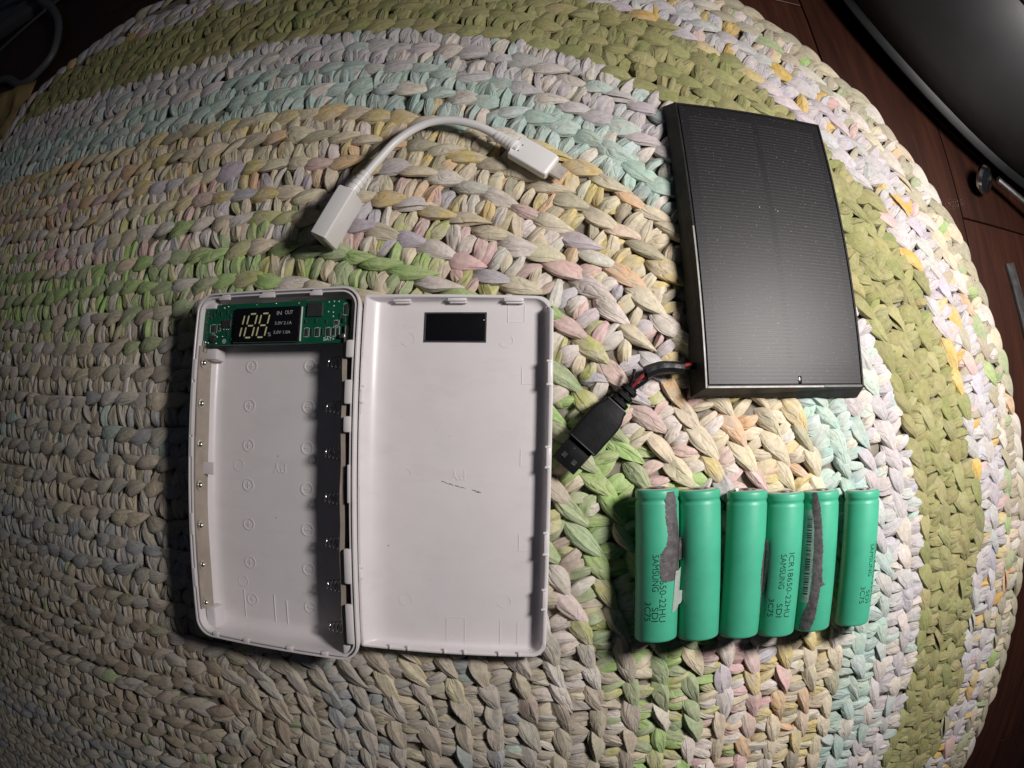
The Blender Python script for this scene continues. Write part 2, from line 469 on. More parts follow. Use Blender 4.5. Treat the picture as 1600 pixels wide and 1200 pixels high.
BANDS = [
    (0, 40, 'beige:4 brown:3 greybeige:2 sage:.15'), (40, 62, 'beige:4 greybeige:2 khaki:1.4 brown:1 sage:.3'),
    (62, 92, 'bluegrey:4 greybeige:4'), (92, 132, 'beige:3 greybeige:3 cream:1'),
    (132, 160, 'greybeige:4 teal:.6 bluegrey:1.6 beige:2'), (160, 192, 'beige:3 pale:2 greybeige:2 cream:1'),
    (192, 214, 'beige:3 sage:2.5 lime:.8 green:.7 pale:1.5'), (214, 244, 'green:4 sage:3 lime:1.2 cream:1.2 pale:1'),
    (244, 266, 'pale:3 pink:1.8 lilac:1 cream:2.6 lime:.8 green:.6'), (266, 288, 'pink:1.6 cream:3.4 yellow:1.5 lilac:.8 pale:2 peach:.6'),
    (288, 320, 'cream:5 yellow:2.6 peach:.8 khaki:1.6 pale:.6'), (320, 347, 'teal:5 aqua:3 pale:1'),
    (347, 374, 'white:6 pale:2 aqua:.6'), (374, 423, 'olive:5 olive2:3 moss:1'),
    (423, 450, 'white:6 lilac:2 mustard:1.1 yellow:.6 khaki:.5 pink:.35'), (450, 490, 'khaki:6 pale:2 sage:1 cream:2 peach:.5 green:.3')]
def colours(d):
    d = d + RNG.normal(0, 1.6, d.shape)
    out = np.zeros((len(d), 3)); bl = np.ones(len(d))
    for a, b_, spec in BANDS:
        idx = np.where((d >= a) & (d < b_ if b_ < 490 else d < 999))[0]
        if a == 0: idx = np.where(d < b_)[0]
        names, ws = zip(*[(q.split(':')[0], float(q.split(':')[1])) for q in spec.split()])
        ws = np.array(ws) / sum(ws)
        k = RNG.choice(len(names), len(idx), p=ws)
        out[idx] = np.array([C[n] for n in names])[k]; bl[idx] = np.array([BLOTCH.get(n, 0.85) for n in names])[k]
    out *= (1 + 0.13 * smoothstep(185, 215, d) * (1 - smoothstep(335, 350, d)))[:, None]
    out *= RNG.normal(1, 0.05, (len(d), 1))
    out *= RNG.normal(1, 0.025, out.shape)
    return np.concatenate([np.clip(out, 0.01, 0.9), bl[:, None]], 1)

def strip_shape(L, W, H, nu, nf, rng, crease=0.5, sharp=0.55, droop=3.0, twist=1.2, skew=0.12):
    """a flattened, folded strip of cloth: flat facets that run along it, meeting in crisp folds that wander and twist"""
    u = np.linspace(-0.5, 0.5, nu); t = u + 0.5
    tt = np.clip(t + skew * np.sin(np.pi * t), 0, 1)
    prof = np.maximum(np.sin(np.pi * tt), 0) ** sharp
    prof = np.maximum(prof, 0.05)
    sgn = 1 if rng.random() < 0.7 else -1
    nb = nf + 1
    base = np.linspace(-112, 112, nb) + np.concatenate([[0], rng.uniform(-14, 14, nb - 2), [0]])
    tw = np.degrees(twist) * rng.uniform(0.3, 1.0) * sgn
    fade = np.concatenate([[0], np.ones(nb - 2), [0]])
    TH = np.radians(base[None, :] + tw * u[:, None] * fade[None, :] * 0.6)
    R = np.ones((nu, nb)) + rng.uniform(-0.10, 0.07, nb)[None, :] + 0.06 * np.sin(5 * u[:, None] + rng.uniform(0, 6, nb)[None, :])
    # one or two deep folds
    for q in range(rng.integers(1, 3)):
        k = rng.integers(1, nb - 1); c = rng.uniform(-.3, .3)
        R[:, k] -= crease * rng.uniform(0.12, 0.34) * np.clip(1.25 - np.abs(u - c) * 2.0, 0, 1)
    sn, cs = np.sin(TH), np.cos(TH)
    P = prof[:, None]
    tilt = rng.normal(0, 0.16) + 0.3 * sgn * u[:, None]
    Yb = W * P * R * np.sign(sn) * np.abs(sn) ** 0.9
    Zb = H * (P ** 0.5) * R * np.sign(cs) * np.abs(cs) ** 0.55
    # three verts per facet edge: the fold itself and one each side, so that folds stay crisp under smooth shading
    cols_y, cols_z, cols_t = [], [], []
    for k in range(nb):
        for w in ((-0.16, 0.0, 0.16) if 0 < k < nb - 1 else (0.0,)):
            o = k + (1 if w > 0 else -1) if w else k
            a = abs(w)
            cols_y.append(Yb[:, k] * (1 - a) + Yb[:, o] * a); cols_z.append(Zb[:, k] * (1 - a) + Zb[:, o] * a); cols_t.append(TH[:, k] * (1 - a) + TH[:, o] * a)
    Y = np.stack(cols_y, 1); Z = np.stack(cols_z, 1); T = np.stack(cols_t, 1)
    nv = Y.shape[1]
    bend = rng.normal(0, 0.7)
    Z = Z - droop * (2 * np.abs(u[:, None])) ** 2.2 + tilt * Y - H
    Y = Y + bend * (4 * u[:, None] ** 2 - 0.5)
    X = np.repeat(u[:, None] * L, nv, 1) + 0.5 * np.sin(2 * T + rng.uniform(0, 6)) * P
    v = np.stack([X, Y, Z], -1).reshape(-1, 3)
    uv = np.stack([np.repeat(u[:, None] * L, nv, 1), T * W], -1).reshape(-1, 2)
    i, j = np.meshgrid(np.arange(nu - 1), np.arange(nv - 1), indexing='ij')
    a = (i * nv + j).ravel()
    f = np.stack([a, a + nv, a + nv + 1, a + 1], -1)
    return v, f, uv

def variants(n, seed, hi, **kw):
    rng = np.random.default_rng(seed)
    return [strip_shape(rng=rng, nu=hi[0], nf=hi[1], **kw) for _ in range(n)]
NV = 20
LEAF = dict(L=24.0, W=4.8, H=2.3, crease=0.8, sharp=0.8, droop=3.0, twist=1.5)
LOOP = dict(L=15.5, W=3.7, H=2.3, crease=1.0, sharp=0.6, droop=2.6, twist=1.0)
leaf_hi = variants(NV, 1, (13, 5), **LEAF); loop_hi = variants(NV, 2, (9, 4), **LOOP)
leaf_lo = variants(NV, 1, (9, 4), **LEAF); loop_lo = variants(NV, 2, (6, 3), **LOOP)

def rotz(a): 
    c, s = np.cos(a), np.sin(a); o = np.zeros_like(a); i = np.ones_like(a)
    return np.stack([np.stack([c, -s, o], -1), np.stack([s, c, o], -1), np.stack([o, o, i], -1)], -2)
def roty(a):
    c, s = np.cos(a), np.sin(a); o = np.zeros_like(a); i = np.ones_like(a)
    return np.stack([np.stack([c, o, s], -1), np.stack([o, i, o], -1), np.stack([-s, o, c], -1)], -2)
def rotx(a):
    c, s = np.cos(a), np.sin(a); o = np.zeros_like(a); i = np.ones_like(a)
    return np.stack([np.stack([i, o, o], -1), np.stack([o, c, -s], -1), np.stack([o, s, c], -1)], -2)

rows_d, rows_s = [], []
nrow = 31
for k in range(nrow):
    d = 6 + k * PITCH
    s0 = -760.0; s1 = np.pi * d + (760 if d < 260 else 60)
    s = np.arange(s0, s1, 13.2 if d > 20 else 9.0) + RNG.uniform(0, 12)
    rows_d.append(np.full(len(s), d)); rows_s.append(s)
RD = np.concatenate(rows_d); RS = np.concatenate(rows_s)
RS = RS + RNG.normal(0, 0.9, len(RS))
px, py = rug_point(RD, RS)
keep = (px > -720) & (px < 360) & (py > -400) & (py < 520) & ~((py < -230) & (px < -480)) & ~((RS > np.pi * RD) & (px > CX + 20)) & inside_edge(px, py, 6.0)
RD, RS = RD[keep], RS[keep]

def under(x, y):
    return (((x > -152) & (x < 3) & (y > -89) & (y < 61)) | ((x > 70) & (x < 151) & (y > 25) & (y < 162))).astype(float)

def edge_run():
    q = np.concatenate([[0], np.cumsum(np.hypot(np.diff(EDGE_X), np.diff(EDGE_Y)))])
    t = np.arange(0, q[-1], 13.0)
    x, y = np.interp(t, q, EDGE_X), np.interp(t, q, EDGE_Y)
    return x + CX, y + CY, np.arctan2(np.interp(t + 4, q, EDGE_Y) - np.interp(t - 4, q, EDGE_Y), np.interp(t + 4, q, EDGE_X) - np.interp(t - 4, q, EDGE_X))

def stitch_set(kind):
    n = len(RD)
    if kind == 'leaf':
        dd = RD + RNG.normal(0, 0.5, n); ss = RS
        x, y = rug_point(dd, ss); a = row_frame(dd, ss)
        ex, ey, ea = edge_run()
        x, y, a = np.concatenate([x, ex]), np.concatenate([y, ey]), np.concatenate([a, ea]); dd = np.concatenate([dd, np.full(len(ex), 436.0)]); n = len(x)
        ang = a + np.radians(13 + RNG.normal(0, 5, n))
        pitch = np.radians(5 + RNG.normal(0, 3, n)); roll = np.radians(RNG.normal(0, 7, n))
        fl = smoothstep(300, 380, dd)
        z = RNG.normal(0.0, 0.3, n) - 3.4 * under(x, y); sc = np.stack([RNG.normal(1, 0.08, n), RNG.normal(0.94, 0.09, n) + 0.2 * fl, np.ones(n)], -1)
        return dd, x, y, z, ang, pitch, roll, sc
    out = []
    for q in range(3):
        dd = RD - PITCH * 0.5 + RNG.normal(0, 0.5, n); ss = RS + (q - 1) * 4.4 + RNG.normal(0, 0.6, n)
        x, y = rug_point(dd, ss); a = row_frame(dd, ss)
        ang = a + np.pi / 2 + np.radians((16, -4, -22)[q] + RNG.normal(0, 9, n))
        pitch = np.radians(RNG.normal(4, 5, n)); roll = np.radians(RNG.normal(0, 14, n))
        fl = smoothstep(300, 380, dd)
        z = RNG.normal(-1.45, 0.42, n) + 1.05 * fl - 3.4 * under(x, y); sc = np.stack([RNG.normal(1, 0.11, n), RNG.normal(1, 0.15, n) + 0.1 * fl, np.ones(n)], -1)
        out.append((dd, x, y, z, ang, pitch, roll, sc))
    r = [np.concatenate([o[i] for o in out]) for i in range(8)]
    ok = (r[0] > 1)
    return [v[ok] for v in r]

# ---- how large each piece shows: nearness to the lens, in the frame, not under the things on the rug
def view_size(x, y):
    R = np.array(rot_xy(0.10474, 0.03654).to_3x3())
    P = np.stack([x, y, np.full_like(x, -257.8)], -1) @ R
    rho = np.hypot(P[:, 0], P[:, 1]); th = np.arctan2(rho, -P[:, 2])
    f, k3 = 958.2, -0.08689
    r = f * th * (1 + k3 * th ** 2); u = 800 + P[:, 0] / rho * r; v = 600 - P[:, 1] / rho * r
    rad = f * (1 + 3 * k3 * th ** 2) * 1.0 / np.linalg.norm(P, axis=1); tan = r / np.maximum(rho, 1)
    size = rad * tan * np.cos(th)
    inside = (u > 8) & (u < 1592) & (v > 8) & (v < 1192)
    hid = ((x > -158) & (x < 9) & (y > -96) & (y < 70)) | ((x > 64) & (x < 156) & (y > 18) & (y < 168)) | ((x > 42) & (x < 165) & (y > -90) & (y < -15))
    return np.where(inside & ~hid, size, -1)

rug_me = bmesh.new()
outline = []
outline += [(CX + ex, CY + ey - 3) for ex, ey in zip(EDGE_X[:-1], EDGE_Y[:-1])]
for s in np.linspace(0, np.pi * 466, 120):
    x, y = rug_point(468.0, s); outline.append((float(x), float(y)))
outline += [(outline[-1][0] - 60, -640.0), (-820.0, -640.0), (-820.0, -260.0)]
loft(rug_me, [[(x, y, FZ + 0.3) for x, y in outline], [(x, y, -5.6) for x, y in outline]])
M_backing = plain('rug_backing', (0.22, 0.195, 0.16), 0.95, var=0.3, scale=200, spec=0.05)
rug = mk('rug', rug_me, M_backing, None, smooth=False)
tag(rug, 'oval crocheted rag rug in pastel, teal and olive bands under all the parts', 'rug')

def build_mass(name, sets, sel, hi, lo):
    dd, x, y, z, ang, pitch, roll, sc = [v[sel] for v in sets]
    n = len(dd); col = colours(dd); var = RNG.integers(0, NV, n)
    near = np.hypot(x - 20, y - 20) < 330
    Rm = rotz(ang) @ roty(-pitch) @ rotx(roll)
    V, F, Cc, UV = [], [], [], []
    base = 0
    for lib, lod in ((hi, near), (lo, ~near)):
        for k in range(NV):
            ii = np.where(lod & (var == k))[0]
            if not len(ii): continue
            v, f, uv = lib[k]
            vv = np.einsum('nij,npj->npi', Rm[ii], v[None] * sc[ii][:, None, :]) + np.stack([x, y, z], -1)[ii][:, None, :]
            m = len(v)
            V.append(vv.reshape(-1, 3)); F.append((f[None] + (np.arange(len(ii)) * m)[:, None, None] + base).reshape(-1, 4))
            Cc.append(np.repeat(col[ii], m, 0)); UV.append((uv[None] + RNG.uniform(0, 900, (len(ii), 1, 2))).reshape(-1, 2))
            base += m * len(ii)
    V = np.concatenate(V) * S; F = np.concatenate(F); Cc = np.concatenate(Cc); UV = np.concatenate(UV)
    me = mesh_np(name, V, F, UV)
    ca = me.color_attributes.new('Col', 'FLOAT_COLOR', 'POINT')
    ca.data.foreach_set('color', Cc.astype(np.float32).ravel())
    me.materials.append(M_rag)
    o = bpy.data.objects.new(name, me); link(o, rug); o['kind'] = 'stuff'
    return o

def mesh_np(name, V, F, UV):
    me = bpy.data.meshes.new(name)
    me.vertices.add(len(V)); me.vertices.foreach_set('co', V.astype(np.float32).ravel())
    me.loops.add(F.size); me.loops.foreach_set('vertex_index', F.astype(np.int32).ravel())
    me.polygons.add(len(F)); me.polygons.foreach_set('loop_start', np.arange(0, F.size, 4, dtype=np.int32))
    me.polygons.foreach_set('use_smooth', np.ones(len(F), bool))
    me.update(calc_edges=True)
    uvl = me.uv_layers.new(name='UVMap'); uvl.data.foreach_set('uv', UV[F.ravel()].astype(np.float32).ravel())
    return me

def build_parts(name, sets, sel, hi):
    lib = []
    for k in range(NV):
        v, f, uv = hi[k]
        me = mesh_np(name, v * S, f, uv); me.materials.append(M_ragpart); lib.append(me)
    dd, x, y, z, ang, pitch, roll, sc = [v[sel] for v in sets]
    col = colours(dd); var = RNG.integers(0, NV, len(dd))
    for i in range(len(dd)):
        o = bpy.data.objects.new(name, lib[var[i]]); link(o, rug)
        R = Matrix.Rotation(ang[i], 4, 'Z') @ Matrix.Rotation(-pitch[i], 4, 'Y') @ Matrix.Rotation(roll[i], 4, 'X')
        o.matrix_local = Matrix.Translation((x[i] * S, y[i] * S, z[i] * S)) @ R @ Matrix.Diagonal((*sc[i], 1))
        o.color = col[i]

for kind, name, hi, lo in (('leaf', 'braid_strand', leaf_hi, leaf_lo), ('loop', 'stitch_loop', loop_hi, loop_lo)):
    st = stitch_set(kind)
    vs = view_size(st[1], st[2])
    order = np.argsort(-vs)
    top = np.zeros(len(vs), bool); top[order[:300]] = True
    build_parts(name, st, top, hi)
    build_mass(name + '_field', st, ~top, hi, lo)

# ------------------------------------------------------------------ battery tray: the open half of the case that holds the board and the contacts
HX, HY = 41.5, 80.15
tray = empty('battery_tray', (-114.18, -13.15, 19.13), tilt_matrix(-0.0055, 0.0039, -0.0099))
tag(tray, 'open white plastic battery tray with green circuit board, display and spring contacts', 'battery tray')

def inset_ring(i, z, r=8.0):
    return ring(-HX + i, HX - i, -HY + i, HY - i, [max(r - i * 0.6, 1.5)] * 4, z, 8)
bm = bmesh.new()
prof = [(9, -18.9), (6, -17.6), (3.8, -15.1), (2, -11), (.8, -7), (.1, -3), (0, -.3), (.15, 0), (.75, 0.05), (.9, -.1), (.92, -2.4), (1.55, -2.4), (1.6, -.45), (2.2, -.45),
        (2.3, -.7), (2.5, -8), (3.2, -12), (4.6, -15.2), (6.6, -16.9), (9, -17.4)]
loft(bm, [inset_ring(i, z) for i, z in prof])
mk('shell', bm, M_white, tray, angle=40)

def clip(y0, y1, x0, x1, z0=-2.3, z1=0.12, bev=0.5):
    mk('clip_tab', new_box(x0, x1, y0, y1, z0, z1, bev=bev), M_white, tray)
for y0, y1 in ((40, 49.8), (14.8, 39), (4.8, 14.2), (-31.2, -20.8), (-56.2, -46.8)):
    clip(y0, y1, -41.0, -39.3 if y1 - y0 < 12 else -39.6)
for y0, y1, x0 in ((49.4, 57, 36.4), (30.2, 40.4, 36.5), (18.6, 25.4, 36.5), (-10.3, 5.6, 38.6), (-44.8, -29.4, 36.6), (-72.2, -53.6, 36.4)):
    clip(y0, y1, x0, 39.9, -1.6, 0.35, 0.9 if x0 < 38 else 0.4)
for x0, x1 in ((-29.5, -23.2), (-7.6, 0.6), (17.7, 23.7)):
    b_ = new_box(x0, x1, 76.6, 78.3, -1.6, -0.1, bev=0.5); box(b_, x0 + 1.2, x1 - 0.6, 78.2, 79.4, -2.2, -0.55, bev=0.3)
    mk('clip_tab', b_, M_white, tray)
for x0 in (-32.5, -15.5, 7.0, 24.0):
    clip(-79.4, -77.3, x0, x0 + 3.2, -2.2, 0.05, 0.4)
mk('corner_post', new_box(-38.6, -32.3, 73.5, 77.8, -9, -2.6, bev=0.7), M_white, tray)
mk('corner_post', new_box(-38.2, -31.5, 50.2, 55.4, -15.5, -6.2, bev=0.9), M_white, tray)
mk('corner_post', new_box(-38.6, -33.0, -77.3, -66.5, -16, -5.5, bev=1.2), M_white, tray)
mk('corner_post', new_box(34.0, 38.0, -77.6, -73.2, -16, -1.8, bev=0.6), M_white, tray)
mk('bridge_tab', new_box(-38.6, -31.4, -2.8, 2.9, -8.6, -7.6, bev=0.3), M_white, tray)
# ribs that run down the lower wall and across the floor
b_ = bmesh.new()
for x in (-21.5, -5.0, 1.5):
    box(b_, x - .25, x + .25, -77.4, -58 if x < 0 else -60, -17.6, -17.1, bev=0.1)
mk('floor_rib', b_, M_white, tray)

# left contact board with rivets
bm = bmesh.new()
vr = []
ys = np.linspace(-67, 56, 24)
for y in ys:
    w = 0.25 * math.sin(y * 0.09)
    vr.append([(-38.8 + w, y, -1.3), (-38.1 + w, y, -1.3), (-36.9 + w, y, -11.4), (-37.6 + w, y, -11.6)])
loft(bm, vr)
cb = mk('contact_board', bm, M_strip, tray)
def rivet_bm():
    return lathe(bmesh.new(), [(2.3, 0), (2.3, .35), (1.5, .5), (1.45, 1.0), (1.2, 1.6), (.7, 2.0), (.02, 2.15)], 'X', 18, True, True)
rv = None
for k in range(7):
    loc = (-37.7, 48.3 - 18.75 * k, -4.4)
    if rv is None: rv = mk('rivet', rivet_bm(), M_nickel, tray, loc=loc)
    else: copy_part(rv, tray, loc)
# right contact board, slightly bowed, and the springs
bm = bmesh.new(); vr = []
for y in np.linspace(-73, 56, 40):
    w = 0.45 * math.sin((y + 20) * 0.045) + 0.2 * math.sin(y * 0.23)
    vr.append([(34.6 + w, y, -2.0), (36.5 + w, y, -2.0 + 0.15 * math.sin(y * .4)), (36.7 + w * .5, y, -15), (35.0 + w * .5, y, -15)])
loft(bm, vr)
mk('contact_board', bm, M_strip, tray)
def spring_bm():
    pts = []
    turns = 5.0
    for i in range(int(turns * 16) + 1):
        t = i / 16 / turns; a = 2 * math.pi * i / 16
        r = 3.5 - 1.8 * t
        pts.append((-9.5 * t, r * math.cos(a), r * math.sin(a)))
    bm = tube(bmesh.new(), pts, 0.3, 6)
    return bm
sp = None
for k in range(7):
    loc = (34.8, 48.6 - 19.3 * k, -8.4)
    if sp is None: sp = mk('contact_spring', spring_bm(), M_spring, tray, loc=loc, angle=60)
    else: copy_part(sp, tray, loc)

# raised plus and minus marks on the tray floor, ejector rings, moulded letters
def ring_mark(bm, cx, cy, z, r, w=0.3, h=0.26, n=28, a0=0, a1=360):
    full = a1 - a0 >= 360
    rr = []
    for k in range(n if full else n + 1):
        a = math.radians(a0 + (a1 - a0) * k / n); c, s = math.cos(a), math.sin(a)
        rr.append([(cx + (r - w) * c, cy + (r - w) * s, z - .1), (cx + (r - w) * c, cy + (r - w) * s, z + h), (cx + (r + w) * c, cy + (r + w) * s, z + h), (cx + (r + w) * c, cy + (r + w) * s, z - .1)])
    if full: rr.append(rr[0])
    loft(bm, rr, not full, not full)
    return bm
def plus_bm(minus):
    bm = ring_mark(bmesh.new(), 0, 0, 0, 2.75)
    box(bm, -1.3, 1.3, -.24, .24, -.1, .26)
    if not minus: box(bm, -.24, .24, -1.3, 1.3, -.1, .265)
    return bm
FLZ = -17.4
pm_ = mm_ = None
for k in range(7):
    y = -6.78 - (k - 3) * 18.42
    if pm_ is None:
        pm_ = mk('plus_mark', plus_bm(False), M_white, tray, loc=(-17.1, y, FLZ)); mm_ = mk('minus_mark', plus_bm(True), M_white, tray, loc=(13.7, y, FLZ))
    else:
        copy_part(pm_, tray, (-17.1, y, FLZ)); copy_part(mm_, tray, (13.7, y, FLZ))
for x, y in ((-22.4, 2.1), (-21.7, -53.6)):
    mk('ejector_ring', ring_mark(bmesh.new(), 0, 0, 0, 2.7, 0.2, 0.16), M_white, tray, loc=(x, y, FLZ))
def letters(s, parent, mat, x, y, z, length=None, height=None, rot=0.0, name='printed_text', depth=0.0, slant=0.0):
    bm = text_bm(s, length, height)
    M = Matrix.Translation((x, y, z)) @ Matrix.Rotation(rot, 4, 'Z')
    for v in bm.verts:
        v.co = M @ Vector((v.co.x + slant * v.co.y, v.co.y, 0))
    if depth:
        r = bmesh.ops.extrude_face_region(bm, geom=bm.faces[:])
        for v in r['geom']:
            if isinstance(v, bmesh.types.BMVert): v.co.z += depth
    return mk(name, bm, mat, parent, smooth=False, recalc=bool(depth))
letters('PY', tray, M_white, 3.0, 4.2, FLZ - .02, height=4.4, rot=math.pi, name='moulded_letters', depth=0.2)

# circuit board with its display and components
PT = -4.0
pcb = mk('circuit_board', new_box(-39.0, 36.2, 56.4, 75.4, PT - 1.5, PT, bev=0.15, seg=1), M_pcb, tray)
disp = mk('digit_display', new_box(-20.6, 13.0, 57.0, 72.8, PT + .02, -2.3, bev=0.3), M_dispwin, pcb)
DZ = -2.26
def sub(name, bm, mat, **k): return mk(name, bm, mat, pcb, **k)
def seg_poly(bm, x, y, L, w, horiz, sl=0.19):
    h = w / 2
    if horiz: P = [(-L / 2, 0), (-L / 2 + h, h), (L / 2 - h, h), (L / 2, 0), (L / 2 - h, -h), (-L / 2 + h, -h)]
    else: P = [(0, -L / 2), (h, -L / 2 + h), (h, L / 2 - h), (0, L / 2), (-h, L / 2 - h), (-h, -L / 2 + h)]
    vs = [bm.verts.new((x + p + sl * (q + (y - 64.6)), y + q, DZ)) for p, q in P]
    bm.faces.new(list(reversed(vs)) if horiz else vs)
mkd = lambda bm: mk('digit_segment', bm, M_seg, pcb, smooth=False)
def digit(xc, one=False):
    for y in (67.3, 61.9):
        for sx in ((0,) if one else (-2.15, 2.15)):
            b1 = bmesh.new(); seg_poly(b1, xc + sx, y, 4.3, 0.72, False); mkd(b1)
    if not one:
        for y in (69.95, 64.6, 59.25):
            b1 = bmesh.new(); seg_poly(b1, xc, y, 3.0, 0.72, True); mkd(b1)
digit(-16.1, True); digit(-11.6); digit(-5.1)
for s, x, y, L, h in (('IN', 1.6, 69.0, 2.4, 1.7), ('OUT', 5.7, 69.2, 3.9, 1.7), ('5.0V 2.1A', 1.0, 64.7, 8.4, 1.35), ('5.0V 1.0A', 0.7, 60.6, 8.4, 1.35)):
    letters(s, pcb, M_dim, x, y, DZ, length=L, height=h)
letters('%', pcb, M_dim, -2.2, 59.6, DZ, height=1.7)
sub('display_edge', new_box(13.25, 13.75, 57.3, 72.6, PT, -3.1, bev=0.1), M_silk)
def chip(x0, x1, y0, y1, h=0.9, legs=True, mat=None):
    b1 = new_box(x0, x1, y0, y1, PT, PT + h, bev=0.12, seg=1)
    o = sub('chip', b1, mat or M_chip)
    if legs:
        b2 = bmesh.new()
        n = max(3, int((x1 - x0) / 1.3))
        for i in range(n):
            x = x0 + (i + .5) * (x1 - x0) / n
            box(b2, x - .22, x + .22, y1, y1 + .8, PT, PT + .25); box(b2, x - .22, x + .22, y0 - .8, y0, PT, PT + .25)
        sub('solder_joint', b2, M_nickel)
chip(16.2, 23.6, 68.0, 74.2, 1.1, False)
chip(-28.0, -23.0, 64.6, 67.8)
chip(33.0, 34.4, 65.0, 67.2, 0.8, False)
def resistor(x, y, w, h, vert=True, silk=True):
    b1 = new_box(x - w * .28, x + w * .28, y - h * .45, y + h * .45, PT, PT + .5, bev=.06, seg=1)
    o = sub('resistor', b1, M_chip)
    b2 = new_box(x - w * .26, x + w * .26, y + h * .30, y + h * .47, PT + .1, PT + .54); box(b2, x - w * .26, x + w * .26, y - h * .47, y - h * .30, PT + .1, PT + .54)
    sub('solder_joint', b2, M_nickel)
    if silk:
        b3 = bmesh.new(); t = .1; z0, z1 = PT + .005, PT + .03
        box(b3, x - w * .55, x - w * .55 + t * 2, y - h * .62, y + h * .62, z0, z1); box(b3, x + w * .55 - t * 2, x + w * .55, y - h * .62, y + h * .62, z0, z1)
        box(b3, x - w * .3, x + w * .3, y + h * .62 - t, y + h * .62 + t, z0, z1 + .002); box(b3, x - w * .3, x + w * .3, y - h * .62 - t, y - h * .62 + t, z0, z1 + .002)
        sub('silkscreen_outline', b3, M_silk, smooth=False)
for x in (16.3, 21.4, 26.6): resistor(x, 61.2, 2.3, 3.2)
for x in (18.9, 24.0): resistor(x, 61.2, 1.0, 3.0, silk=False)
for x in (29.4, 31.2): resistor(x, 61.3, 1.3, 3.4)
resistor(30.2, 65.1, 2.2, 1.8)
resistor(34.2, 71.0, 2.2, 4.2)
resistor(-33.0, 64.2, 3.6, 3.2); resistor(-29.6, 64.6, 1.2, 2.6)
resistor(-21.9, 67.0, 1.1, 2.4, silk=False); resistor(-19.9 - 1.5, 70.5, 1.8, 2.0, silk=False)
rs = random.Random(12)
for x, y in ((-36.8, 71.2), (-35.0, 69.4), (-31.5, 72.6), (-29.2, 71.0), (-33.2, 70.6), (-25.6, 71.6), (-23.8, 70.0), (-37.2, 66.4), (-36.6, 61.6), (-24.6, 61.6), (-22.6, 59.0), (15.6, 66.0), (20.5, 66.2), (25.5, 65.8), (31.8, 68.2)):
    resistor(x, y, rs.uniform(.8, 1.3), rs.uniform(1.4, 2.2), silk=False)
letters('BAT+', pcb, M_silk, 24.6, 57.4, PT + .03, height=1.5)
b1 = bmesh.new()
for x, y in ((26.0, 74.4), (28.4, 74.6), (30.6, 74.5), (28.4, 72.6), (28.3, 69.8), (26.0, 70.1), (28.4, 68.0), (15.2, 73.3)):
    lathe_r = [(.02, PT + .12), (.22, PT + .1), (.34, PT)]
    rr = [[(x + r * math.cos(k * math.pi / 4), y + r * math.sin(k * math.pi / 4), z) for k in range(8)] for r, z in lathe_r]
    loft(b1, rr, True, False)
sub('solder_joint', b1, M_silk)
for x, y, r in ((-27.9, 75.0 - 1.2, .55), (-25.8, 74.3, .45), (-10.0, 74.4, .35), (.2, 74.6, .4), (11.5, 74.4, .4), (-37.4, 58.0, .75), (-35.4, 57.6, .45), (-30.6, 60.3, .5), (-27.4, 60.4, .45), (-30.8, 57.3, .45), (-27.0, 63.6, .35), (-25.6, 63.6, .35), (-24.2, 63.6, .35)):
    b1 = bmesh.new(); loft(b1, [[(x + rr * math.cos(k * math.pi / 6), y + rr * math.sin(k * math.pi / 6), PT + z) for k in range(12)] for rr, z in ((r, 0), (r * .8, .3), (r * .45, .5), (.02, .6))], True, False)
    sub('solder_joint', b1, M_nickel)
sub('capacitor', lathe(bmesh.new(), [(1.7, 0), (1.7, .9), (1.4, 1.1)], 'Z', 20), M_chip, loc=(-32.6, 59.4, PT))
b1 = ring_mark(bmesh.new(), -26.4, 58.2, PT, 0.9, .12, .04); ring_mark(b1, -26.4, 58.2, PT, 0.4, .1, .04); ring_mark(b1, -32.6, 59.4, PT, 2.0, .1, .04, a0=20, a1=150)
sub('silkscreen_outline', b1, M_silk, smooth=False)
b1 = new_box(34.3, 35.2, 55.4, 63.8, PT - 2, PT + 1.6, bev=.3); box(b1, 32.4, 34.8, 58.2, 60.0, PT, PT + 1.9, bev=.3)
mk('contact_lug', b1, M_nickel, tray)
b1 = new_box(-38.2, -37.0, 53.6, 58.6, PT - 3, PT + .9, bev=.3)
mk('contact_lug', b1, M_nickel, tray)

# ------------------------------------------------------------------ the loose cover of the case
lid = empty('case_cover', (-33.66, -13.16, 8.4), tilt_matrix(-0.0149, -0.0072, 0.0116))
tag(lid, 'white plastic case cover lying open beside the tray, with a dark display window', 'case cover')
LX, LY = 40.5, 77.6
def lring(l, r, b, t, z, rl=1.2, rr=7.0):
    return ring(-LX + l, LX - r, -LY + b, LY - t, [rl, rr, rr, rl], z, 8)
LF = -6.6
bm = bmesh.new()
outer = [(12, 6, 5, 5, -8.0), (7, 3.5, 2.6, 2.6, -7.4), (4.0, 1.8, 1.2, 1.2, -6.0), (1.5, .6, .4, .4, -3.4), (.3, .1, .1, .1, -1.2), (0, 0, 0, 0, -.1)]
inner = [(.15, .15, .15, .15, .02), (1.15, 1.5, 1.0, 1.0, .02), (1.3, 1.7, 1.2, 1.2, -.2), (2.0, 1.9, 1.3, 1.3, -1.9), (3.2, 2.1, 1.5, 1.5, -3.5), (4.9, 2.5, 1.8, 1.8, -4.9), (7.2, 3.0, 2.2, 2.2, -5.9), (10.2, 4.2, 3.0, 3.0, -6.5), (12.5, 5.6, 4.2, 4.2, LF)]
loft(bm, [lring(*p[:5]) for p in outer] + [lring(*p[:5], rl=1.0, rr=6.0) for p in inner])
for v in bm.verts:
    if v.co.y > LY - 5.2 and v.co.z > LF: v.co.z = min(v.co.z, v.co.z * 0.35 + (LF + 1.1) * 0.65) if v.co.x > -LX + 9 else v.co.z
